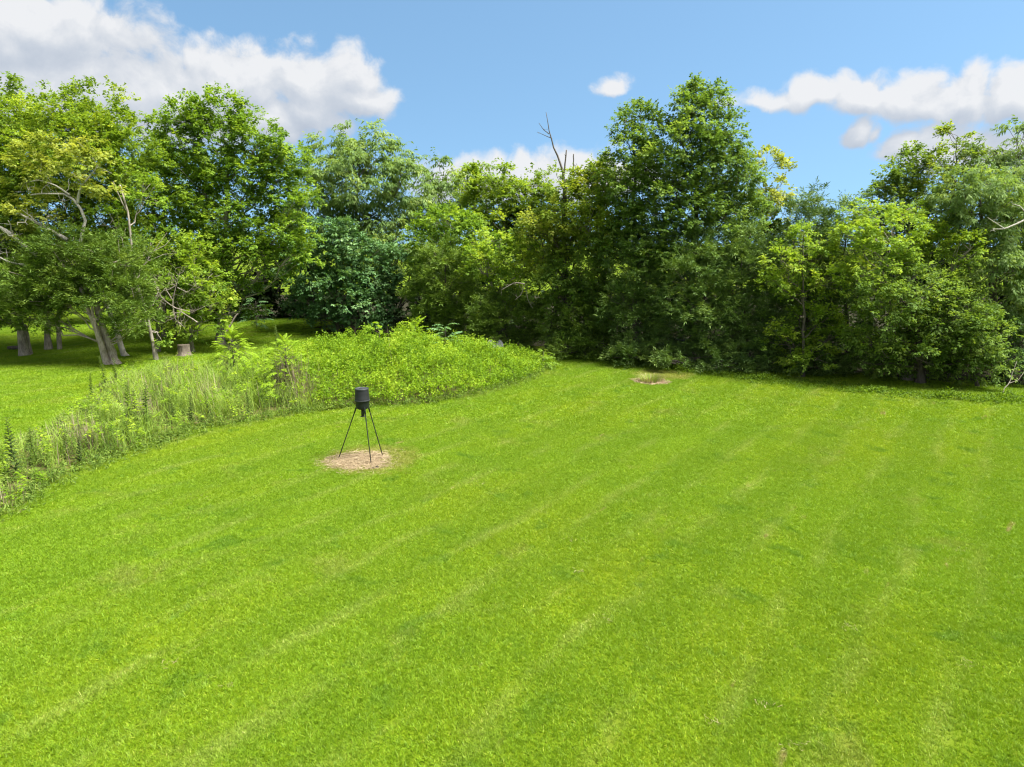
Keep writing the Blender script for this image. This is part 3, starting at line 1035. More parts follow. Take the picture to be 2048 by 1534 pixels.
# --- centre
tree('walnut_tree', 'tall grey-green tree with drooping leaves and domed crown at centre left', 700, 57, 'walnut',
     [(725, 300, 70, 32), (660, 312, 42, 36), (775, 325, 46, 36), (640, 365, 36, 46), (715, 360, 75, 46), (800, 375, 40, 40), (660, 430, 56, 46), (745, 430, 70, 50),
      (630, 430, 34, 40), (810, 430, 44, 40), (700, 490, 60, 40), (800, 500, 50, 30, -3), (770, 480, 40, 40)], 'droop', 'dark', 0.3, dens=2.3)
tree('silver_green_tree', 'rounded silvery green tree with low branches and short dark trunk', 676, 51.3, 'silver',
     [(665, 500, 62, 38), (635, 545, 55, 42), (715, 535, 65, 45), (690, 590, 75, 42), (625, 600, 44, 34), (755, 585, 46, 44), (650, 632, 44, 18), (735, 625, 54, 22),
      (700, 480, 40, 30), (780, 545, 36, 36)], 'leaf', 'dark', 0.16, dens=3.0, trunk=[(676, 672), (675, 650), (672, 590), (675, 500)])
tree('walnut_tree', 'smaller grey-green tree showing sky through its open top', 880, 60, 'walnut',
     [(865, 358, 40, 28), (925, 365, 44, 26), (850, 400, 44, 40), (910, 410, 56, 38), (970, 355, 34, 20), (870, 460, 50, 50)], 'droop', 'dark', 0.2, dens=1.7)
tree('broadleaf_tree', 'yellow-green tree with a broad top right of centre', 1020, 53, 'yellow',
     [(1040, 375, 48, 30), (1000, 410, 55, 40), (1060, 420, 50, 44), (960, 430, 46, 42), (1010, 470, 70, 48), (950, 375, 30, 30), (1080, 480, 40, 40), (985, 365, 26, 22)], r0=0.2)
tree('broadleaf_tree', 'mid green tree arching over the conical cedar at centre', 930, 50, 'maple',
     [(905, 455, 55, 28), (870, 490, 45, 40), (945, 495, 60, 42), (900, 540, 60, 40), (960, 545, 50, 45)], r0=0.18)
tree('cedar_tree', 'dark conical cedar behind the overgrown mound', 892, 47, 'olive_cedar',
     [(890, 520, 34, 28), (880, 560, 42, 32), (905, 560, 40, 30), (875, 605, 50, 32), (925, 600, 48, 32), (870, 650, 44, 34), (920, 645, 56, 34), (960, 630, 36, 40), (890, 680, 60, 26)],
     'cedar', 'dark', 0.16, dens=2.6)
tree('hackberry_tree', 'arching yellow-green tree between conical cedar and vine snag', 1015, 46, 'bright',
     [(985, 480, 40, 20), (1005, 520, 50, 36), (1050, 530, 46, 44), (970, 535, 36, 24), (1030, 580, 50, 36), (985, 585, 42, 34), (950, 520, 18, 12)], r0=0.14, dens=2.2)
tree('cedar_bush', 'low rounded green cedar bush behind the right end of the mound', 1020, 44.5, 'olive_cedar',
     [(1020, 640, 60, 36), (970, 655, 34, 32), (1070, 650, 40, 34), (1030, 612, 42, 22), (1000, 680, 50, 22), (1060, 685, 48, 18), (958, 630, 20, 24)], 'cedar', 'dark', 0.12, dens=3.0, cat='bush')
tree('vine_snag', 'dead-topped snag wrapped in yellowish vines with bare limb in the sky', 1128, 43.5, 'olive',
     [(1130, 375, 24, 30), (1095, 450, 44, 28), (1160, 430, 44, 40), (1070, 465, 30, 22), (1120, 510, 46, 40), (1165, 500, 40, 44), (1130, 420, 36, 36), (1080, 510, 30, 30)],
     r0=0.25, bark='dark', trunk=[(1128, 712), (1132, 600), (1128, 480), (1130, 360)], trunk_r=0.12, extra=ex_snag, dens=2.2)
tree('vine_covered_tree', 'yellowing vine clump on the left flank of the dead-topped snag', 1090, 42.6, 'pale',
     [(1072, 455, 34, 24), (1105, 480, 30, 26), (1145, 455, 26, 30), (1085, 500, 26, 22)], r0=0.09, bark='dark', dens=1.8)
tree('vine_covered_tree', 'leafy vine column hanging beneath the yellowish snag', 1150, 42.8, 'mid',
     [(1110, 575, 38, 36), (1150, 560, 42, 44), (1125, 620, 36, 32), (1165, 620, 34, 40), (1150, 670, 40, 30), (1100, 660, 26, 34)], r0=0.15, bark='dark', dens=2.4)
tree('broadleaf_tree', 'olive green tree forming the left shoulder of the tall vine-covered tree', 1200, 42.2, 'olive',
     [(1190, 362, 38, 22), (1222, 350, 28, 28), (1170, 395, 44, 34), (1215, 400, 48, 46), (1180, 450, 46, 44), (1225, 470, 44, 50)], r0=0.18, dens=2.4)
tree('vine_covered_tree', 'tallest dark tree draped in vines, right of centre', 1380, 40.5, 'vine',
     [(1392, 205, 28, 24), (1376, 228, 28, 24), (1434, 205, 18, 22), (1362, 265, 28, 26), (1408, 248, 52, 34), (1448, 275, 28, 30), (1370, 300, 62, 42), (1435, 320, 50, 40), (1478, 345, 26, 34),
      (1340, 360, 64, 44), (1420, 370, 80, 48), (1488, 400, 36, 40), (1370, 430, 80, 44), (1455, 440, 60, 44), (1400, 490, 90, 40), (1330, 500, 60, 40), (1380, 178, 7, 12), (1428, 182, 8, 10)], bark='dark', r0=0.24, dens=3.1)
tree('vine_covered_tree', 'narrow vine-draped tower left of the tallest dark tree', 1278, 40.9, 'vine',
     [(1262, 232, 30, 20), (1285, 255, 30, 32), (1252, 265, 18, 34), (1270, 305, 42, 36), (1262, 355, 46, 40), (1290, 400, 52, 44), (1250, 430, 44, 46), (1290, 460, 54, 44), (1245, 500, 44, 40), (1300, 330, 26, 30)], bark='dark', r0=0.2, dens=2.5)
tree('broadleaf_tree', 'golden-green tree peeking out behind the tallest dark tree', 1530, 46, 'pale',
     [(1532, 338, 24, 32), (1555, 385, 28, 36), (1525, 430, 40, 40), (1550, 450, 30, 36), (1535, 490, 44, 36)], r0=0.16, dens=1.9)
# --- front row of cedars on the right
for lab, bx, Y, lb, sp in [
    ('small leafy cedar beside the vine snag at the lawn corner', 1195, 42.4,
     [(1195, 545, 34, 34), (1180, 590, 44, 34), (1215, 600, 44, 36), (1190, 640, 56, 34), (1235, 650, 46, 36), (1165, 665, 40, 28), (1205, 690, 60, 26), (1150, 640, 26, 30)], 'olive_cedar'),
    ('wide dark cedar behind the dry grass clump', 1305, 40.0,
     [(1300, 490, 42, 32), (1275, 535, 48, 38), (1325, 545, 50, 40), (1280, 590, 56, 36), (1335, 610, 56, 40), (1275, 645, 56, 36), (1330, 670, 62, 34), (1285, 700, 60, 22), (1255, 610, 36, 36)], 'cedar'),
    ('dark cedar under the tallest vine-covered tree', 1405, 38.8,
     [(1405, 505, 50, 36), (1380, 555, 54, 38), (1435, 560, 50, 40), (1385, 610, 60, 38), (1440, 625, 56, 40), (1390, 670, 64, 36), (1445, 690, 58, 30), (1400, 718, 66, 20)], 'cedar'),
    ('dull green cedar right of the tallest dark tree', 1490, 38.2,
     [(1480, 500, 42, 34), (1500, 545, 46, 38), (1465, 580, 44, 36), (1510, 605, 50, 40), (1475, 650, 54, 36), (1520, 670, 46, 34), (1490, 712, 64, 22)], 'cedar'),
    ('pointed cedar whose spire stands against the sky right of centre', 1615, 37.8,
     [(1608, 405, 14, 22), (1634, 412, 10, 20), (1600, 440, 34, 22), (1635, 450, 34, 24), (1610, 485, 48, 30), (1580, 530, 50, 36), (1640, 540, 44, 40), (1570, 590, 52, 40), (1560, 650, 52, 40),
      (1620, 620, 50, 50), (1575, 705, 62, 30), (1640, 700, 44, 36)], 'cedar'),
    ('dark cedar hidden between two bright yellow-green trees', 1695, 37.0,
     [(1690, 440, 34, 24), (1670, 480, 36, 30), (1705, 500, 44, 40), (1690, 560, 50, 40), (1685, 620, 50, 40), (1690, 680, 52, 36), (1680, 725, 50, 24)], 'cedar')]:
    gy = 767 + F * math.tan(math.atan(CAM_H / (Y - 1.4)) - PITCH)      # picture row where its lowest boughs brush the grass
    low = [(bx - 44, gy - 13, 46, 17, -1.5), (bx + 40, gy - 12, 46, 17, -1.4), (bx, gy - 26, 50, 22, -1.1)]
    tree('cedar_tree', lab, bx, Y, sp, lb + low, 'cedar', 'dark', 0.16, dens=2.3)
tree('bright_tree', 'small bright yellow-green tree in front of the pointed cedar', 1605, 35.4, 'bright',
     [(1590, 492, 34, 14), (1640, 482, 32, 12), (1560, 520, 36, 16), (1625, 520, 44, 20), (1580, 555, 50, 20), (1645, 560, 36, 22), (1600, 590, 46, 18), (1560, 570, 28, 16),
      (1610, 650, 44, 28), (1655, 680, 36, 28), (1630, 720, 34, 22), (1575, 690, 34, 30), (1600, 700, 40, 30), (1640, 640, 30, 24), (1608, 465, 12, 8)], r0=0.09, bark='dark', dens=1.9)
tree('bright_tree', 'large yellow-green tree overhanging the lawn at the right', 1815, 34.6, 'bright',
     [(1745, 438, 50, 22), (1800, 428, 42, 20), (1710, 480, 40, 24), (1775, 475, 65, 30), (1850, 470, 44, 26), (1920, 440, 24, 16), (1900, 480, 46, 26), (1940, 500, 34, 20), (1860, 520, 66, 34),
      (1760, 530, 54, 32), (1730, 560, 40, 30)], r0=0.22, dens=2.4)
tree('broadleaf_tree', 'deep green lower tree with drooping boughs over shaded ground', 1840, 33.9, 'mid',
     [(1800, 590, 70, 40), (1870, 585, 60, 40), (1760, 630, 50, 36), (1830, 650, 70, 42), (1900, 640, 56, 40), (1740, 690, 44, 28), (1800, 705, 60, 28), (1870, 700, 64, 32), (1790, 735, 34, 14), (1890, 742, 44, 16), (1850, 735, 30, 18), (1830, 715, 40, 26, -1.2), (1760, 715, 40, 26, -0.8), (1910, 725, 44, 26, -0.8)],
     r0=0.2, dens=2.6, bark='dark')
tree('cedar_tree', 'dark pointed tree on the skyline at the upper right', 1828, 45, 'mid',
     [(1830, 305, 22, 18), (1800, 345, 36, 24), (1845, 340, 40, 28), (1770, 372, 30, 18), (1820, 380, 60, 34), (1770, 410, 40, 30), (1840, 420, 50, 40)], 'leaf', 'dark', 0.2, dens=2.0, cat='tree')
tree('broadleaf_tree', 'slim olive tree rising between two dark trees at upper right', 1908, 44, 'olive',
     [(1915, 272, 16, 16), (1905, 305, 26, 20), (1890, 345, 40, 28), (1930, 340, 34, 30), (1905, 390, 50, 34)], r0=0.16, bark='dark', dens=1.8)
tree('broadleaf_tree', 'grey-green tree with an open feathery top in the upper right corner', 2030, 43, 'walnut',
     [(2035, 275, 34, 20), (1985, 305, 34, 20), (2070, 300, 46, 40), (2010, 325, 46, 28), (1960, 330, 24, 20), (2050, 350, 60, 40)], 'droop', r0=0.18, bark='dark', dens=1.5)
tree('drooping_tree', 'large drooping grey-green tree against the right edge', 2010, 35.2, 'walnut',
     [(1920, 385, 46, 26), (1985, 370, 56, 28), (2050, 375, 50, 36), (1890, 410, 34, 22), (1960, 425, 56, 36), (2030, 440, 60, 44), (1980, 490, 44, 36), (2050, 520, 50, 50), (1995, 545, 46, 36),
      (2060, 600, 50, 44), (2005, 610, 44, 34), (2100, 450, 60, 60)], 'droop', 'dark', 0.25, extra=ex_rightbranch, dens=2.5)
tree('understory_bush', 'leafy green bush under the drooping tree at the right edge', 1955, 33.0, 'mid',
     [(1935, 640, 44, 40), (1975, 670, 44, 40), (1940, 700, 44, 34), (1985, 725, 36, 26), (1925, 735, 36, 22)], r0=0.08, bark='dark', dens=2.4, cat='bush')
tree('understory_bush', 'dark bush at the lower right end of the treeline', 2045, 33.4, 'dark',
     [(2040, 680, 46, 44), (2080, 720, 60, 50), (2030, 745, 40, 26), (2060, 640, 40, 30)], r0=0.08, bark='dark', dens=2.2, cat='bush')
# --- woods behind
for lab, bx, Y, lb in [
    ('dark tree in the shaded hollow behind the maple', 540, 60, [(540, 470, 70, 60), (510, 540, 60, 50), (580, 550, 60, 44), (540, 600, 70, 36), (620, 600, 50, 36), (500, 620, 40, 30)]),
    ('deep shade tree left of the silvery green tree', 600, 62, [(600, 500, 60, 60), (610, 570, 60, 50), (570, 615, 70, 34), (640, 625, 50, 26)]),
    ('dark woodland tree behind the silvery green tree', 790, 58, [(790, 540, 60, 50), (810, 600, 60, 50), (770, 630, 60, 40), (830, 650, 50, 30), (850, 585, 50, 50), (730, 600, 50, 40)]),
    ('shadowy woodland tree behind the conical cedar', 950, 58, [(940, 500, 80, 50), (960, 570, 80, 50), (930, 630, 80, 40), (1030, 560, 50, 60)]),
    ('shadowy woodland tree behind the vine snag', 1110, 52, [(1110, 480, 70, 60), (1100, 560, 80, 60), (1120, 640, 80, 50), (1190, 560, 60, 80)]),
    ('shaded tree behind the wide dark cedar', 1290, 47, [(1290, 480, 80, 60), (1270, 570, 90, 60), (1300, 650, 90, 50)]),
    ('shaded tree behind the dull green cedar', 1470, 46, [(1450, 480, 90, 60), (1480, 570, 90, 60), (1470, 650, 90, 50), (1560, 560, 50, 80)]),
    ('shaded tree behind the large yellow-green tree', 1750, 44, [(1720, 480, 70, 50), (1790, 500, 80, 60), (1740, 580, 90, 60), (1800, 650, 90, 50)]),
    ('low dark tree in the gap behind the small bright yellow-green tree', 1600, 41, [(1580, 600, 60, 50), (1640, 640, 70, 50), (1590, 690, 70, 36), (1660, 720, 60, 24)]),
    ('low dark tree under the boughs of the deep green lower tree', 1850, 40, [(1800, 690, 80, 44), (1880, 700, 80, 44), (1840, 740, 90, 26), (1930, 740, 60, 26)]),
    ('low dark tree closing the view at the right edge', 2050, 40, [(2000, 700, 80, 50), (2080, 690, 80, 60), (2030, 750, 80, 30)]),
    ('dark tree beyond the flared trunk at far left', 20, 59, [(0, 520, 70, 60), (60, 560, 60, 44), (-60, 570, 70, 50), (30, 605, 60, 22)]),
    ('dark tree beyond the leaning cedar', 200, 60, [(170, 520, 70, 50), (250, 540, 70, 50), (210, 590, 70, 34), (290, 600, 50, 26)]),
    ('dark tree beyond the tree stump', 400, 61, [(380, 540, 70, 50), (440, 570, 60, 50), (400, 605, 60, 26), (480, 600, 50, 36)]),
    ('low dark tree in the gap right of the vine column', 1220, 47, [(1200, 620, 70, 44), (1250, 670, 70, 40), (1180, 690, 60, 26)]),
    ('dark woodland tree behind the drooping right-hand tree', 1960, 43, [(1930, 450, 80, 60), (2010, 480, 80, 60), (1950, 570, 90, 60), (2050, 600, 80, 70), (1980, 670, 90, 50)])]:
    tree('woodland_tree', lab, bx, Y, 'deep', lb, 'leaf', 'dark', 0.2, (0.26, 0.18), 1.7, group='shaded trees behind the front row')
for lab, bx, Y, lb in [
    ('sunlit shrub beyond the left trunks, at the far edge of the field', 20, 74, [(0, 600, 60, 26), (50, 605, 50, 24), (-60, 590, 60, 40)]),
    ('sunlit shrub beyond the twin trunk in the far field', 130, 76, [(110, 606, 46, 24), (165, 608, 46, 22)]),
    ('far shrub seen between cedar trunk and slim trees', 270, 78, [(240, 600, 60, 28), (310, 602, 60, 28)]),
    ('far shrub seen behind the stump in the back field', 400, 75, [(380, 600, 60, 34), (450, 598, 60, 40)])]:
    tree('field_shrub', lab, bx, Y, 'bright', lb, 'leaf', 'dark', 0.08, (0.26, 0.18), 2.0, group='shrubs beyond the left trees', cat='shrub')


# ------------------------------------------------------------------ weeds
RIDGE_X = [-22, -18, -15, -12, -10.5, -9.0, -7.3, -5.0, -3.7, -1.9, -0.6, 0.8, 2.2]
RIDGE_H = [0.85, 1.15, 1.35, 1.5, 1.6, 1.85, 2.15, 2.2, 1.85, 1.45, 1.1, 0.85, 0.5]


def weed_height(x, y):
    d = dist_poly(x, y, WEEDS)
    h = np.interp(x, RIDGE_X, RIDGE_H)
    # the front left strip along the lawn stays low
    low = np.clip((np.asarray(y) - 18) / 12, 0, 1)
    h = h * (0.65 + 0.35 * low)
    bump = 0.55 + 0.5 * value_noise(x, y, 1.3, 5) + 0.5 * (value_noise(x, y, 0.5, 6) - 0.5)
    s = np.clip(d / 2.6, 0, 1)
    return np.maximum(0.12, h * (0.25 + 0.75 * s * (2 - s)) * bump)


def poly_points(n, poly, rng):
    xs, ys = [p[0] for p in poly], [p[1] for p in poly]
    out = np.zeros((0, 2))
    while len(out) < n:
        p = np.stack([rng.uniform(min(xs), max(xs), n * 3), rng.uniform(min(ys), max(ys), n * 3)], -1)
        out = np.concatenate([out, p[in_poly(p[:, 0], p[:, 1], poly)]])
    return out[:n]


def vine_zone(x, y):
    """1 where the lime vine thicket grows, 0 in the tall grass"""
    n = (value_noise(x, y, 2.2, 9) - 0.5) * 3
    edge = -12.6 + 0.85 * np.maximum(0, 34.5 - np.asarray(y)) + n
    return np.clip((np.asarray(x) - edge) / 1.8, 0, 1)


def build_weeds():
    rng = np.random.default_rng(33)
    # lime thicket of leafy vines
    n = 24000
    p = poly_points(n, WEEDS, rng)
    z = vine_zone(p[:, 0], p[:, 1])
    p = p[rng.random(len(p)) < z]
    h = weed_height(p[:, 0], p[:, 1])
    zz = h * np.where(rng.random(len(p)) < 0.7, rng.uniform(0.82, 1.12, len(p)), rng.uniform(0.1, 0.85, len(p)))
    K = 9
    c = np.stack([p[:, 0], p[:, 1], ground_z(p[:, 0], p[:, 1]) + zz], -1)
    m = len(c)
    ax = norm(rng.normal(size=(m, 3)) * np.array([1, 1, 0.5]) + np.array([0, -0.35, 0.45]))
    tl = rng.uniform(0.2, 0.5, m)
    t = (np.arange(K)[None] + rng.random((m, K))) / K
    B = c[:, None] + ax[:, None] * (t * tl[:, None])[..., None] + rng.normal(0, 0.03, (m, K, 3))
    A = norm(rng.normal(size=(m, K, 3)) + ax[:, None] * 0.8)
    N = norm(rng.normal(size=(m, K, 3)) * 0.55 + np.array([0, -0.1, 0.9]))
    tt = np.clip(0.42 + 0.9 * (value_noise(p[:, 0], p[:, 1], 0.9, 15) - 0.5) + rng.normal(0, 0.15, m), 0, 1)
    T = np.clip(tt[:, None] + rng.normal(0, 0.12, (m, K)), 0, 1)
    s = rng.uniform(0.7, 1.3, m * K)
    B = B.reshape(-1, 3)
    B[:, 2] = np.maximum(B[:, 2], 0.03)
    v, q = diamonds(B, A.reshape(-1, 3), N.reshape(-1, 3), 0.088 * s, 0.055 * s)
    o = mk('vine_thicket', v, q, LM['lime'], tint=np.repeat(T.ravel(), 4))
    o['kind'] = 'stuff'

    # upright shoots breaking the outline
    p = poly_points(2600, WEEDS, rng)
    p = p[rng.random(len(p)) < 0.25 + 0.75 * vine_zone(p[:, 0], p[:, 1])][:1100]
    m, K = len(p), 16
    h = weed_height(p[:, 0], p[:, 1])
    t = (np.arange(K)[None] + rng.random((m, K))) / K
    up = rng.uniform(0.15, 0.6, m)
    ln = rng.normal(0, 0.25, (m, 1, 2))
    B = np.zeros((m, K, 3))
    B[..., :2] = p[:, None] + ln * t[..., None]
    B[..., 2] = ground_z(p[:, 0], p[:, 1])[:, None] + np.maximum(0.05, h[:, None] * 0.75 + up[:, None] * t)
    a = np.arange(K)[None] * 2.4 + rng.random((m, 1)) * 6.28
    A = norm(np.stack([np.cos(a), np.sin(a), rng.normal(0.3, 0.3, (m, K))], -1))
    N = norm(np.stack([-0.4 * np.cos(a), -0.4 * np.sin(a), np.ones((m, K))], -1) + 0.3 * rng.normal(size=(m, K, 3)))
    L = (0.15 * (1.2 - 0.7 * t)).ravel() * rng.uniform(0.6, 1.3, m * K)
    v, q = diamonds(B.reshape(-1, 3), A.reshape(-1, 3), N.reshape(-1, 3), L, L * 0.45, 0.12, 0.2)
    tt = np.clip(rng.normal(0.5, 0.22, (m, 1)) + rng.normal(0, 0.1, (m, K)), 0, 1)
    o = mk('weed_shoots', v, q, LM['lime'], tint=np.repeat(tt.ravel(), 4))
    o['kind'] = 'stuff'

    # arching tall grass
    def blades(name, pts, hmul, mat, w, lean, nmul=1, hmin=0.25, straight=False):
        m = len(pts)
        h = np.maximum(hmin, weed_height(pts[:, 0], pts[:, 1]) * hmul * rng.uniform(0.7, 1.3, m))
        a = rng.random(m) * 2 * math.pi
        d = np.stack([np.cos(a), np.sin(a), np.zeros(m)], -1)
        k = rng.uniform(lean * 0.3, lean, m)
        b = np.stack([pts[:, 0], pts[:, 1], ground_z(pts[:, 0], pts[:, 1])], -1)
        sd = np.stack([-np.sin(a), np.cos(a), np.zeros(m)], -1)
        rows = []
        for t, ww in ((0, 1.0), (0.4, 0.85), (0.75, 0.55), (1.0, 0.12)):
            bend = t ** 2 if not straight else t
            c = b + d * (h * k * bend)[:, None] + np.array([0, 0, 1.0]) * (h * (t - (0 if straight else 0.22 * k * t ** 3)))[:, None]
            rows += [c - sd * w * ww, c + sd * w * ww]
        v = np.stack(rows, 1)
        i = np.arange(m)[:, None] * 8
        q = np.concatenate([i + np.array([[0, 1, 3, 2]]), i + np.array([[2, 3, 5, 4]]), i + np.array([[4, 5, 7, 6]])])
        t = np.clip(0.42 + 0.6 * (value_noise(pts[:, 0], pts[:, 1], 1.3, 25) - 0.5) + rng.normal(0, 0.18, m), 0, 1)
        o = mk(name, v.reshape(-1, 3), q, mat, tint=np.repeat(t, 8))
        o['kind'] = 'stuff'
        return o
    p = poly_points(30000, WEEDS, rng)
    z = vine_zone(p[:, 0], p[:, 1])
    clump = value_noise(p[:, 0], p[:, 1], 0.5, 8)
    keep = rng.random(len(p)) < (1 - z * 0.93) * np.clip(clump * 2.0 - 0.45, 0.06, 1)
    blades('tall_grass', p[keep], 0.95, LM['tallgrass'], 0.009, 0.9)
    # dry stems in bunches
    spots = [(250, 830, 1.3), (290, 845, 0.8), (330, 800, 1.0), (230, 780, 1.2), (590, 800, 1.1), (620, 808, 0.7), (560, 790, 0.9), (365, 770, 1.0), (80, 880, 1.4), (140, 890, 1.2),
             (1055, 742, 0.9), (1075, 738, 0.8), (1000, 765, 0.8), (850, 795, 0.5), (880, 790, 0.6), (40, 1000, 0.9), (180, 905, 0.7), (420, 815, 0.9), (455, 765, 0.8)]
    bunch = []
    for px, py, r in spots:
        g = G(px, py)
        bunch.append(np.array(g) + rng.normal(0, r * 0.42, (115, 2)))
    bunch.append(poly_points(350, WEEDS, rng))
    bunch = np.concatenate(bunch)
    bunch = bunch[in_poly(bunch[:, 0], bunch[:, 1], WEEDS)]
    blades('dry_stems', bunch, 1.05, LM['drystem'], 0.008, 0.35, straight=True, hmin=0.3)
    # leafy weeds mixed into the grass
    p = poly_points(3000, WEEDS, rng)
    z = vine_zone(p[:, 0], p[:, 1])
    p = p[rng.random(len(p)) < (1 - z * 0.75)]
    m, K = len(p), 26
    h = np.maximum(0.2, weed_height(p[:, 0], p[:, 1]) * rng.uniform(0.6, 1.15, m))
    t = np.sort(rng.uniform(0.15, 1.0, (m, K)), axis=1)
    a = rng.random((m, K)) * 2 * math.pi
    lean = rng.normal(0, 0.12, (m, 1, 2))
    B = np.zeros((m, K, 3))
    B[..., :2] = p[:, None] + lean * (h[:, None, None] * t[..., None])
    B[..., 2] = ground_z(p[:, 0], p[:, 1])[:, None] + h[:, None] * t
    A = norm(np.stack([np.cos(a), np.sin(a), rng.normal(0.35, 0.25, (m, K))], -1))
    N = norm(np.stack([-np.cos(a) * 0.4, -np.sin(a) * 0.4, np.ones((m, K))], -1) + 0.3 * rng.normal(size=(m, K, 3)))
    L = (0.18 * (1.15 - 0.6 * t)).ravel() * rng.uniform(0.7, 1.3, m * K)
    v, q = diamonds(B.reshape(-1, 3), A.reshape(-1, 3), N.reshape(-1, 3), L, L * 0.24, 0.1, 0.25)
    tt = np.clip(0.4 + 0.9 * (value_noise(p[:, 0], p[:, 1], 0.8, 27) - 0.5)[:, None] + rng.normal(0, 0.16, (m, 1)) + rng.normal(0, 0.1, (m, K)), 0, 1)
    o = mk('leafy_weeds', v, q, LM['weed'], tint=np.repeat(tt.ravel(), 4))
    o['kind'] = 'stuff'
    # low leafy fringe where thicket meets the lawn
    e = []
    for i in range(1, 11):
        a0, b0 = np.array(WEEDS[i]), np.array(WEEDS[i + 1])
        nn = int(np.linalg.norm(b0 - a0) * 42)
        e.append(a0 + (b0 - a0) * rng.random((nn, 1)) + rng.normal(0, 0.3, (nn, 2)))
    e = np.concatenate(e)
    m, K = len(e), 7
    z0 = rng.uniform(0.03, 0.28, m)
    B = np.stack([e[:, 0], e[:, 1], ground_z(e[:, 0], e[:, 1]) + z0], -1)[:, None] + rng.normal(0, 0.06, (m, K, 3))
    B[..., 2] = np.maximum(B[..., 2], 0.02)
    A = norm(rng.normal(size=(m, K, 3)) + np.array([0, 0, 0.3]))
    N = norm(rng.normal(size=(m, K, 3)) * 0.5 + np.array([0, 0, 1.0]))
    v, q = diamonds(B.reshape(-1, 3), A.reshape(-1, 3), N.reshape(-1, 3), 0.12, 0.028)
    o = mk('edge_weeds', v, q, LM['weed'], tint=np.repeat(np.clip(rng.normal(0.4, 0.2, m * K), 0, 1), 4))
    o['kind'] = 'stuff'


build_weeds()


def build_undergrowth():
    """low leafy plants along the shaded foot of the right-hand treeline"""
    rng = np.random.default_rng(44)
    line = [G(*p) for p in [(1085, 708), (1150, 716), (1250, 730), (1330, 738), (1400, 746), (1560, 766), (1750, 786), (1900, 798), (2080, 806)]]
    e = []
    for a0, b0 in zip(line[:-1], line[1:]):
        a0, b0 = np.array(a0), np.array(b0)
        nn = int(np.linalg.norm(b0 - a0) * 85)
        e.append(a0 + (b0 - a0) * rng.random((nn, 1)) + np.array([0.3, 0.75]) * rng.normal(0.35, 0.6, (nn, 1)))
    e = np.concatenate(e)
    tall = value_noise(e[:, 0], e[:, 1], 0.8, 41)
    m, K = len(e), 10
    h = 0.05 + 0.8 * np.clip(tall - 0.42, 0, 1) * rng.uniform(0.5, 1.2, m)
    t = rng.uniform(0.3, 1.0, (m, K))
    B = np.zeros((m, K, 3))
    B[..., :2] = e[:, None] + rng.normal(0, 0.07, (m, K, 2))
    B[..., 2] = ground_z(e[:, 0], e[:, 1])[:, None] + h[:, None] * t
    A = norm(rng.normal(size=(m, K, 3)) + np.array([0, 0, 0.25]))
    N = norm(rng.normal(size=(m, K, 3)) * 0.5 + np.array([0, 0, 1.0]))
    s = rng.uniform(0.7, 1.3, m * K)
    v, q = diamonds(B.reshape(-1, 3), A.reshape(-1, 3), N.reshape(-1, 3), 0.10 * s, 0.055 * s)
    o = mk('undergrowth', v, q, LM['under'], tint=np.repeat(np.clip(rng.normal(0.45, 0.2, m * K), 0, 1), 4))
    o['kind'] = 'stuff'
    # broad dark leaf litter plants deeper in the woods edge
    xy = np.stack([rng.uniform(-26, -6, 900), rng.uniform(53, 64, 900)], -1)
    xy = xy[in_poly(xy[:, 0], xy[:, 1], WOODS)]
    m = len(xy)
    B = np.stack([xy[:, 0], xy[:, 1], ground_z(xy[:, 0], xy[:, 1]) + rng.uniform(0.05, 0.4, m)], -1)[:, None] + rng.normal(0, 0.15, (m, K, 3))
    B[..., 2] = np.maximum(B[..., 2], 0.05)
    A = norm(rng.normal(size=(m, K, 3)))
    N = norm(rng.normal(size=(m, K, 3)) * 0.5 + np.array([0, 0, 1.0]))
    v, q = diamonds(B.reshape(-1, 3), A.reshape(-1, 3), N.reshape(-1, 3), 0.2, 0.12)
    o = mk('forest_undergrowth', v, q, LM['deep'], tint=np.repeat(np.clip(rng.normal(0.4, 0.2, m * K), 0, 1), 4))
    o['kind'] = 'stuff'


build_undergrowth()


# ------------------------------------------------------------------ saplings with pinnate fronds, weed stalks
def frond_mesh(L, pairs, ll, lw, rng, mat):
    """a compound leaf: arching midrib along +X with paired leaflets"""
    t = np.linspace(0.12, 1.0, pairs)
    rib = lambda s: np.stack([L * s, 0 * s, L * (0.28 * s - 0.55 * s * s)], -1)
    B, A, N = [], [], []
    for k, s in enumerate(t):
        p = rib(np.array([s]))[0]
        tg = norm(rib(np.array([s + 0.02]))[0] - p)
        for sg in (1, -1):
            B.append(p)
            A.append(norm(tg * 0.55 + np.array([0, sg * 0.85, -0.22]) + rng.normal(0, 0.08, 3)))
            N.append(norm(np.array([0.1, -0.15 * sg, 1.0]) + rng.normal(0, 0.12, 3)))
    B.append(rib(np.array([1.0]))[0])
    A.append(norm(rib(np.array([1.02]))[0] - rib(np.array([1.0]))[0]))
    N.append(np.array([0, 0, 1.0]))
    B, A, N = map(np.array, (B, A, N))
    taper = np.concatenate([np.repeat(0.65 + 0.5 * np.sin(np.pi * t), 2), [0.9]])
    v, q = diamonds(B, A, N, ll * taper, lw * taper, 0.12, 0.1)
    tint = np.repeat(np.clip(0.55 + rng.normal(0, 0.12, len(B)), 0, 1), 4)
    rp = rib(np.linspace(0, 1, 6))
    sd = np.array([0, 0.006, 0])
    rv = np.concatenate([rp - sd, rp + sd])
    rq = np.array([[i, i + 1, i + 7, i + 6] for i in range(5)]) + len(v)
    me_v, me_q = np.concatenate([v, rv]), np.concatenate([q, rq])
    o = mk('frond', me_v, me_q, mat, tint=np.concatenate([tint, np.full(len(rv), 0.7)]))
    COL.objects.unlink(o)
    return o.data


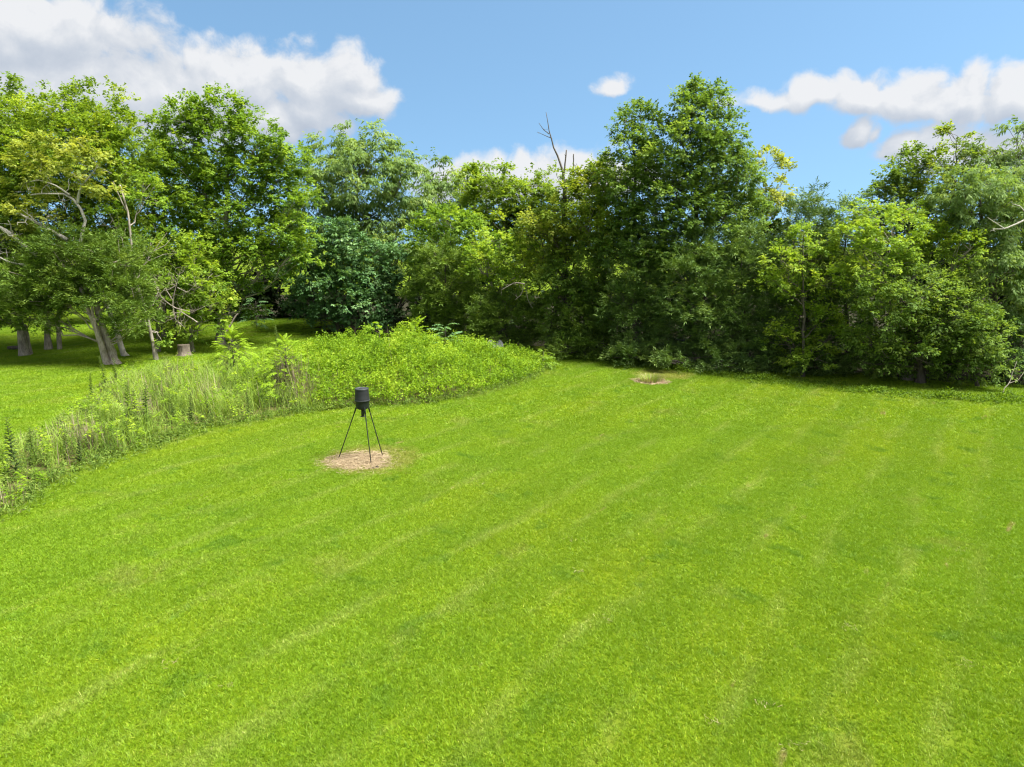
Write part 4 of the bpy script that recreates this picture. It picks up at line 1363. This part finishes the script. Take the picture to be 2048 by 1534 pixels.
def sapling(name, label, px, py_base, H, n, spread, mat, fl, pairs=9, top_up=0.9, leaflet=(0.17, 0.06), cat='sapling', group=None):
    rng = np.random.default_rng(hash_str(label))
    x, y = G(px, py_base)
    root = empty(name, (x, y, gz(x, y)), label, cat, group)
    v, q = tubes([(wander((0, 0, -0.03), (0.03, 0, H * 0.9), 8, 0.012, rng), np.linspace(0.028, 0.010, 8))], 6, 0, rng)
    clean_quads('stem', v, q, BARK['dark'], root)
    protos = [frond_mesh(fl, pairs, leaflet[0], leaflet[1], rng, mat) for _ in range(3)]
    # a pyramid of fronds on side stems
    sides = []
    for i in range(n):
        u = 1 - (1 - (i + 0.5) / n) ** 0.75
        z = H * (0.14 + 0.84 * u) + rng.normal(0, 0.05)
        R = spread * (0.06 + 0.62 * (1 - u) ** 0.8)
        a = i * 2.4 + rng.normal(0, 0.35)
        rr = R * math.sqrt(rng.random()) if u < 0.9 else 0.03
        p = np.array([rr * math.cos(a), rr * math.sin(a), z])
        if rr > 0.15:
            sides.append((np.array([(0, 0, max(0.05, z - rr * 0.6)), p * np.array([.5, .5, 1]) - np.array([0, 0, rr * 0.25]), p]), np.array([0.009, 0.007, 0.005])))
        o = bpy.data.objects.new('frond', protos[i % 3])
        o.parent = root
        o.location = p
        rise = top_up * u ** 4
        sc = rng.uniform(0.75, 1.1) * (1.0 - 0.2 * u)
        o.rotation_euler = (rng.normal(0, 0.25), -(0.12 + rise) + rng.normal(0, 0.2), a + rng.normal(0, 0.25))
        o.scale = (sc, sc, sc)
        COL.objects.link(o)
    vv, qq = tubes(sides, 4, 0, rng)
    clean_quads('side_stems', vv, qq, BARK['dark'], root)
    return root


def build_saplings():
    sap = LM['lime']
    sapling('sumac_sapling', 'tall sapling with feathery fronds above the weeds, left of the mound', 470, 768, 2.6, 230, 2.1, sap, 0.46, 7, 1.1, (0.13, 0.062))
    sapling('sumac_sapling', 'sapling with feathery fronds in the middle of the lime thicket', 575, 795, 2.6, 220, 2.1, sap, 0.46, 7, 1.0, (0.13, 0.062))
    sapling('sumac_sapling', 'shorter frond-leaved sapling behind the black feeder', 830, 775, 1.5, 30, 0.9, sap, 0.55, 8, 0.9, (0.12, 0.05))
    sapling('sumac_sapling', 'young frond-leaved plant low in the left weeds near the lawn', 255, 868, 0.85, 10, 0.7, LM['tallgrass'], 0.7, 7)
    sapling('sumac_sapling', 'small frond-leaved plant among the far left weeds', 160, 880, 0.75, 9, 0.65, LM['tallgrass'], 0.7, 7)
    sapling('leafy_shrub', 'bright round shrub topping the overgrown mound', 760, 745, 2.6, 44, 1.0, sap, 0.8, 8, 0.5, (0.2, 0.1), 'shrub')
    sapling('leafy_shrub', 'upright leafy shrub on the right crest of the mound', 832, 742, 2.7, 40, 0.8, sap, 0.7, 8, 1.1, (0.16, 0.08), 'shrub')
    sapling('leafy_shrub', 'blue-green broadleaf shrub in front of the conical cedar', 892, 735, 2.4, 44, 0.9, LM['silver'], 0.75, 6, 0.5, (0.22, 0.13), 'shrub')
    sapling('leafy_shrub', 'dark green shrub in the shade right of the leaning dead pole', 515, 668, 2.2, 24, 1.1, LM['silver'], 0.9, 6, 0.4, (0.26, 0.13), 'shrub')
    sapling('leafy_shrub', 'leafy shrub at the right tip of the thicket by the lawn corner', 1085, 735, 1.0, 16, 0.7, LM['maple'], 0.7, 6, 0.5, (0.2, 0.1), 'shrub')


build_saplings()


M_GREENSTEM = flat_material('green_stem', (0.05, 0.075, 0.02), (0.09, 0.11, 0.04), 8)


def build_stalks():
    rng = np.random.default_rng(55)

    def proto():
        H, K = 1.0, 64
        t = np.linspace(0.12, 1.0, K)
        a = np.arange(K) * 2.399 + rng.normal(0, 0.2, K)
        B = np.stack([0.02 * np.sin(t * 3), 0 * t, H * t], -1)
        A = norm(np.stack([np.cos(a), np.sin(a), 0.45 + 0.4 * t], -1))
        N = norm(np.stack([-np.cos(a) * 0.5, -np.sin(a) * 0.5, np.ones(K)], -1))
        L = 0.2 * (1.1 - 0.8 * t) * rng.uniform(0.8, 1.2, K)
        v, q = diamonds(B, A, N, L, L * 0.3 + 0.01, 0.1, 0.35)
        lo = mk('leaves', v, q, LM['stalk'], tint=np.repeat(np.clip(rng.normal(0.45, 0.15, K), 0, 1), 4))
        COL.objects.unlink(lo)
        vs_, qs_ = tubes([(np.array([[0, 0, -0.02], [0.01, 0, 0.4], [0.02, 0, 0.8], [0.02, 0, 1.02]]), np.array([0.006, 0.005, 0.004, 0.002]))], 5)
        st = clean_quads('stem', vs_, qs_, M_GREENSTEM)
        COL.objects.unlink(st)
        return lo.data, st.data
    protos = [proto() for _ in range(3)]
    spots = [(36, 962, 1.55, 'tallest dark weed stalk at the left edge of the weeds'), (255, 850, 1.35, 'dark horseweed stalk in the middle of the left weeds'),
             (292, 858, 1.45, 'dense dark stalk in front of the dry stems'), (137, 930, 0.95, 'short stalk near the lawn edge at far left'),
             (160, 932, 0.85, 'short stalk right beside another near the far left lawn edge'), (183, 800, 1.0, 'thin stalk at the rear edge against the back lawn'),
             (212, 775, 1.25, 'bushy stalk at the rear corner of the weeds'), (232, 778, 1.2, 'bushy stalk just below the leaning cedar trunk'),
             (275, 850, 1.2, 'blue-green stalk between two darker ones'), (350, 850, 1.15, 'tall stalk left of the young saplings'),
             (383, 852, 1.05, 'thin stalk on the lawn side of the tall grass'), (420, 838, 0.95, 'leafy stalk beside the lawn below the first sapling'),
             (68, 930, 1.0, 'grey-green stalk behind the tallest left stalk'), (212, 905, 0.8, 'low stalk by the dry tuft near the lawn'), (500, 832, 0.9, 'stalk beneath the second sapling at the lawn edge'),
             (560, 690 + 45, 1.9, 'seed-headed stalk standing up behind the thicket')]
    for i, (px, py, h, lab) in enumerate(spots):
        x, y = G(px, py)
        root = empty('weed_stalk', (x, y, gz(x, y)), lab, 'weed', 'tall weed stalks in the overgrown strip', rng.random() * 6.28)
        root.rotation_euler[0] = rng.normal(0, 0.06)
        root.rotation_euler[1] = rng.normal(0, 0.06)
        root.scale = (h * 1.2, h * 1.2, h * 1.2)
        for nm, d in zip(('leaves', 'stem'), protos[i % 3]):
            o = bpy.data.objects.new(nm, d)
            o.parent = root
            COL.objects.link(o)


build_stalks()


# ------------------------------------------------------------------ deer feeder
def lathe(prof, n=40):
    a = np.arange(n) * 2 * math.pi / n
    v = np.array([[r * math.cos(t), r * math.sin(t), z] for r, z in prof for t in a])
    q = []
    for i in range(len(prof) - 1):
        for j in range(n):
            q.append([i * n + j, i * n + (j + 1) % n, (i + 1) * n + (j + 1) % n, (i + 1) * n + j])
    return v, np.array(q)


def build_feeder():
    FX, FY = -4.66, 21.55
    m_drum = flat_material('black_plastic', (0.012, 0.0135, 0.0155), (0.019, 0.021, 0.024), 5, 0.55, 0.4, 0.05)
    m_lid = flat_material('dark_grey_lid', (0.028, 0.031, 0.035), (0.038, 0.042, 0.047), 5, 0.5, 0.4, 0.05)
    m_low = flat_material('dark_green_black_drum', (0.007, 0.011, 0.010), (0.012, 0.017, 0.015), 5, 0.5, 0.4, 0.05)
    m_leg = flat_material('black_steel', (0.012, 0.014, 0.013), (0.022, 0.025, 0.024), 9, 0.45, 0.5)
    root = empty('deer_feeder', (FX, FY, gz(FX, FY)), 'black barrel deer feeder on three thin legs over straw', 'deer feeder')
    zt = P(724, 777.2, FY)[2]
    zb = P(724, 800.5, FY)[2]
    z0 = P(724, 816.3, FY)[2]
    zs = P(724, 833.0, FY)[2]

    def part(nm, prof, mat, parent=root, n=40):
        v, q = lathe(prof, n)
        o = mk(nm, v, q, mat, parent, smooth_sh=True)
        md = o.modifiers.new('edges', 'EDGE_SPLIT')
        md.split_angle = math.radians(35)
        return o
    h1 = zt - zb
    part('upper_drum', [(0.001, zb + 0.014), (0.226, zb + 0.014), (0.226, zb + 0.05), (0.221, zb + 0.07), (0.214, zb + h1 * 0.55), (0.206, zt - 0.06), (0.203, zt - 0.035), (0.001, zt - 0.035)], m_drum)
    part('rim_band', [(0.2285, zb - 0.018), (0.239, zb - 0.014), (0.241, zb), (0.239, zb + 0.012), (0.2285, zb + 0.016), (0.2285, zb - 0.018)], m_lid)
    h2 = zb - z0
    part('lower_drum', [(0.001, zb + 0.008), (0.222, zb + 0.008), (0.2235, zb - 0.03), (0.214, zb - 0.06), (0.209, z0 + h2 * 0.4), (0.203, z0 + 0.03), (0.196, z0), (0.001, z0 + 0.002)], m_low)
    lid = part('lid', [(0.204, zt - 0.045), (0.212, zt - 0.043), (0.2125, zt - 0.006), (0.208, zt), (0.194, zt + 0.002), (0.188, zt - 0.006), (0.10, zt - 0.004), (0.001, zt - 0.002)], m_lid)
    # moulded handle bar across the lid
    bm = np.array([[-0.09, -0.014, zt - 0.004], [0.09, -0.014, zt - 0.004], [0.09, 0.014, zt - 0.004], [-0.09, 0.014, zt - 0.004],
                   [-0.08, -0.010, zt + 0.012], [0.08, -0.010, zt + 0.012], [0.08, 0.010, zt + 0.012], [-0.08, 0.010, zt + 0.012]])
    mk('lid_grip', bm, np.array([[4, 5, 6, 7], [0, 1, 5, 4], [1, 2, 6, 5], [2, 3, 7, 6], [3, 0, 4, 7], [3, 2, 1, 0]]), m_lid, lid)
    part('funnel', [(0.185, z0 - 0.001), (0.05, z0 - 0.085), (0.045, z0 - 0.10), (0.001, z0 - 0.10)], m_low)
    part('motor_housing', [(0.001, z0 - 0.101), (0.048, z0 - 0.101), (0.05, z0 - 0.12), (0.05, zs + 0.02), (0.04, zs), (0.001, zs)], m_leg, n=20)
    v, q = lathe([(0.001, zs - 0.012), (0.075, zs - 0.010), (0.08, zs - 0.004), (0.07, zs - 0.001), (0.001, zs - 0.001)], 20)
    mk('spinner_plate', v, q, m_leg, root)
    feet = [(676.7, 917.2), (742.6, 928.8), (766.0, 912.6)]
    for px, py in feet:
        gx, gy = G(px, py)
        f = np.array([gx - FX, gy - FY, -0.03])
        d = norm(np.array([f[0], f[1], 0]))
        top = d * 0.185 + np.array([0, 0, z0 + 0.05])
        vv, qq = tubes([(np.array([top + (f - top) * s for s in (0.0, 0.5, 1.0)]), np.array([0.017, 0.0165, 0.016]))], 10)
        leg = clean_quads('leg', vv, qq, m_leg, root)
        s0, s1 = top + (f - top) * -0.03, top + (f - top) * 0.12
        vv, qq = tubes([(np.array([s0, (s0 + s1) / 2, s1]), np.array([0.026, 0.026, 0.025]))], 10)
        clean_quads('leg_socket', vv, qq, m_low, leg)
        ft, qf = lathe([(0.001, 0.03), (0.026, 0.03), (0.028, 0.0), (0.001, 0.0)], 10)
        mk('foot', ft + f + np.array([0, 0, 0.02]), qf, m_leg, leg)


build_feeder()


def build_straw():
    rng = np.random.default_rng(66)

    def strands(name, pts, lmin, lmax, w, hgt, lift=0.014):
        m = len(pts)
        a = rng.random(m) * math.pi * 2
        L = rng.uniform(lmin, lmax, m)
        c = np.stack([pts[:, 0], pts[:, 1], ground_z(pts[:, 0], pts[:, 1]) + lift + rng.random(m) ** 2 * hgt], -1)
        d = np.stack([np.cos(a), np.sin(a), rng.normal(0, 0.10, m)], -1) * L[:, None] / 2
        s = np.stack([-np.sin(a), np.cos(a), rng.normal(0, 0.4, m)], -1) * w
        v = np.stack([c - d - s, c + d - s, c + d + s, c - d + s], 1).reshape(-1, 3)
        v[:, 2] = np.maximum(v[:, 2], ground_z(v[:, 0], v[:, 1]) + 0.013)
        o = mk(name, v, np.arange(m * 4).reshape(-1, 4), LM['straw'], tint=np.repeat(np.clip(rng.normal(0.5, 0.25, m), 0, 1), 4))
        o['kind'] = 'stuff'
    p = poly_points(4200, FEED_POLY, rng)
    e = poly_points(1500, FEED_POLY, rng)
    ctr = np.mean(FEED_POLY, 0)
    e = ctr + (e - ctr) * (1.0 + 0.75 * rng.random((len(e), 1)) ** 2)
    strands('straw', p, 0.06, 0.26, 0.0035, 0.05)
    strands('loose_straw', e, 0.05, 0.2, 0.003, 0.03, 0.035)
    strands('straw_litter', poly_points(1200, CLUMP_POLY, rng), 0.08, 0.3, 0.005, 0.05)
    # small dry scraps lying on the lawn
    sc = []
    for px, py, r in [(820, 947, 0.16), (395, 1003, 0.30), (590, 880, 0.5), (640, 872, 0.5), (460, 1372, 0.06), (340, 1330, 0.07), (1150, 1080, 0.10), (1210, 1240, 0.08), (1535, 1410, 0.08), (1930, 1325, 0.10),
                      (1430, 1445, 0.06), (1160, 1145, 0.06), (930, 965, 0.2), (590, 957, 0.2), (1590, 1500, 0.08), (1700, 1255, 0.07), (1915, 1100, 0.12)]:
        g = np.array(G(px, py))
        k = int(8 + 90 * r)
        sc.append(g + rng.normal(0, 1, (k, 2)) * np.array([r, r * 0.7]) * 1.3)
    pts = np.concatenate(sc)
    m = len(pts)
    a = rng.random(m) * math.pi * 2
    L = rng.uniform(0.03, 0.09, m)
    c = np.stack([pts[:, 0], pts[:, 1], ground_z(pts[:, 0], pts[:, 1]) + rng.uniform(0.015, 0.045, m)], -1)
    d = np.stack([np.cos(a), np.sin(a), rng.normal(0, 0.2, m)], -1) * L[:, None] / 2
    s = np.stack([-np.sin(a), np.cos(a), rng.normal(0, 0.3, m)], -1) * 0.0026
    v = np.stack([c - d - s, c + d - s, c + d + s, c - d + s], 1).reshape(-1, 3)
    o = mk('dry_clippings', v, np.arange(m * 4).reshape(-1, 4), LM['straw'], tint=np.repeat(np.clip(rng.normal(0.38, 0.2, m), 0, 1), 4))
    o['kind'] = 'stuff'


build_straw()


def lump(name, loc, R, mat, label, cat, rng, squash=(1, 1, 0.7), group=None):
    n, mm = 9, 14
    v, q = [], []
    for i in range(n + 1):
        th = math.pi * i / n
        for j in range(mm):
            ph = 2 * math.pi * j / mm
            v.append((math.sin(th) * math.cos(ph), math.sin(th) * math.sin(ph), math.cos(th)))
    v = np.array(v)
    f = 1 + 0.22 * np.sin(v[:, 0] * 3.1 + rng.random() * 6) * np.cos(v[:, 1] * 2.7 + rng.random() * 6) + 0.12 * np.sin(v[:, 2] * 5 + v[:, 0] * 4 + rng.random() * 6)
    v = v * f[:, None] * R * np.array(squash)
    for i in range(n):
        for j in range(mm):
            q.append([i * mm + j, i * mm + (j + 1) % mm, (i + 1) * mm + (j + 1) % mm, (i + 1) * mm + j])
    o = mk(name, v, np.array(q)[:, ::-1], mat, loc=loc, smooth_sh=True)
    o['label'], o['category'] = label, cat
    if group:
        o['group'] = group
    return o


def build_small():
    rng = np.random.default_rng(77)
    # dry ornamental clump on the bare patch
    x, y = G(1300, 764)
    root = empty('grass_clump', (x, y, gz(x, y)), 'dry yellowing grass clump on a straw patch near the treeline', 'grass clump')
    for nm, n, h0, h1, mat, spread in (('green_blades', 380, 0.2, 0.45, LM['tallgrass'], 0.42), ('dry_blades', 340, 0.12, 0.42, LM['straw'], 0.55)):
        a = rng.random(n) * 6.283
        r = spread * np.sqrt(rng.random(n))
        b = np.stack([r * np.cos(a) * 1.3, r * np.sin(a), np.zeros(n)], -1)
        h = rng.uniform(h0, h1, n)
        d = np.stack([np.cos(a), np.sin(a), np.zeros(n)], -1)
        sd = np.stack([-np.sin(a), np.cos(a), np.zeros(n)], -1) * 0.007
        rows = []
        for t, w in ((0, 1), (0.5, 0.8), (1.0, 0.15)):
            c = b + d * (h * rng.uniform(0.3, 0.9) * t * t)[:, None] + np.array([0, 0, 1.0]) * (h * t)[:, None]
            rows += [c - sd * w, c + sd * w]
        v = np.stack(rows, 1).reshape(-1, 3)
        i = np.arange(n)[:, None] * 6
        q = np.concatenate([i + np.array([[0, 1, 3, 2]]), i + np.array([[2, 3, 5, 4]])])
        o = mk(nm, v, q, mat, root, tint=np.repeat(np.clip(rng.normal(0.5, 0.2, n), 0, 1), 6))
    # stump
    sx, sy = G(369, 711)
    root = empty('tree_stump', (sx, sy, gz(sx, sy)), 'short cut tree stump standing on the shaded lawn at left', 'stump')
    nn, prof = 18, [(0.52, 0.0), (0.40, 0.12), (0.345, 0.35), (0.335, 0.66)]
    v, q = [], []
    for k, (r, z) in enumerate(prof):
        for j in range(nn):
            t = 2 * math.pi * j / nn
            rr = r * (1 + (0.16 if k == 0 else 0.05) * math.cos(5 * t + 0.6) + 0.03 * rng.normal())
            v.append((rr * math.cos(t), rr * math.sin(t), z - (0.03 if k == 0 else 0)))
    for k in range(len(prof) - 1):
        for j in range(nn):
            q.append([k * nn + j, k * nn + (j + 1) % nn, (k + 1) * nn + (j + 1) % nn, (k + 1) * nn + j])
    mk('trunk', v, q, BARK['stump'], root, smooth_sh=True)
    tv = [(0, 0, 0.672)] + [(p[0], p[1], 0.66 + 0.004) for p in v[-nn:]]
    tq = [[0, 1 + j, 1 + (j + 1) % nn] for j in range(nn)]
    mk('cut_top', tv, tq, flat_material('cut_wood', (0.11, 0.09, 0.07), (0.22, 0.18, 0.14), 12, 0.9, 0.1), root)
    # leaning dead pole
    bx, by = G(449, 672)
    root = empty('dead_pole', (bx, by, gz(bx, by)), 'leaning dead pole beside the maple trunk in the shade', 'dead branch')
    t = P(477, 617, by)
    vv, qq = tubes([(wander((0, 0, -0.1), (t[0] - bx, 0.6, t[2] - gz(bx, by)), 8, 0.012, rng), np.linspace(0.085, 0.04, 8))], 8, 0.04, rng)
    clean_quads('shaft', vv, qq, BARK['dead'], root)
    # bare twisted stem at the foot of the right treeline
    bx, by = G(2003, 792)
    root = empty('bare_stem', (bx, by, gz(bx, by)), 'crooked bare grey stem at the foot of the right treeline', 'dead branch')
    pp = []
    p = np.array([(0, 0, -0.05), (0.15, 0.1, 0.35), (0.42, 0.2, 0.55), (0.55, 0.3, 1.0), (0.75, 0.4, 1.5)])
    pp.append((resample(p, 9), np.linspace(0.024, 0.010, 9)))
    pp.append((np.array([(0.42, 0.2, 0.55), (0.8, 0.2, 0.7), (1.1, 0.3, 1.1)]), np.array([0.014, 0.01, 0.006])))
    vv, qq = tubes(pp, 6, 0.03, rng)
    clean_quads('stem', vv, qq, BARK['grey'], root)
    # fallen log in the left shade
    lx, ly = G(34, 700)
    o = empty('fallen_log', (lx, ly, gz(lx, ly)), 'dark fallen log lying left of the flared trunk', 'log')
    vv, qq = tubes([(np.array([(-0.55, 0, 0.11), (0, 0.05, 0.13), (0.55, 0, 0.12)]), np.array([0.12, 0.13, 0.11]))], 10, 0.04, rng)
    clean_quads('bark', vv, qq, BARK['dark'], o)
    # pale rocks by the bush
    m_rock = flat_material('pale_rock', (0.30, 0.30, 0.31), (0.46, 0.46, 0.48), 3, 0.85, 0.2, 0.4)
    Y = 43.0
    for (px, py, R, lab) in ((983, 697, 0.28, 'rounded pale rock by the low cedar bush, left of a flatter one'), (998, 700, 0.30, 'flatter pale rock by the low cedar bush'), ):
        c = P(px, py, Y)
        lump('pale_rock', (c[0], Y, 0.36), R * 1.1, m_rock, lab, 'rock', rng, (1.0, 0.9, 1.45 if R < 0.3 else 1.2), 'pale rocks behind the thicket')
    # dirt clods at the straw patch
    m_dirt = flat_material('dark_soil', (0.03, 0.024, 0.018), (0.07, 0.055, 0.04), 9, 0.95, 0.05, 0.5)
    for px, py, R, lab in ((754, 937, 0.055, 'rounder dark clod at the front edge of the straw patch'), (747, 938.5, 0.045, 'flat dark clod beside the rounder one on the straw'),):
        x, y = G(px, py)
        lump('dirt_clod', (x, y, gz(x, y) + 0.03), R, m_dirt, lab, 'dirt clod', rng, (1.2, 1, 0.8), 'dirt clods by the feeder')


build_small()
for o in list(bpy.data.objects):
    if o.users_collection == () and o.users == 0:
        bpy.data.objects.remove(o)
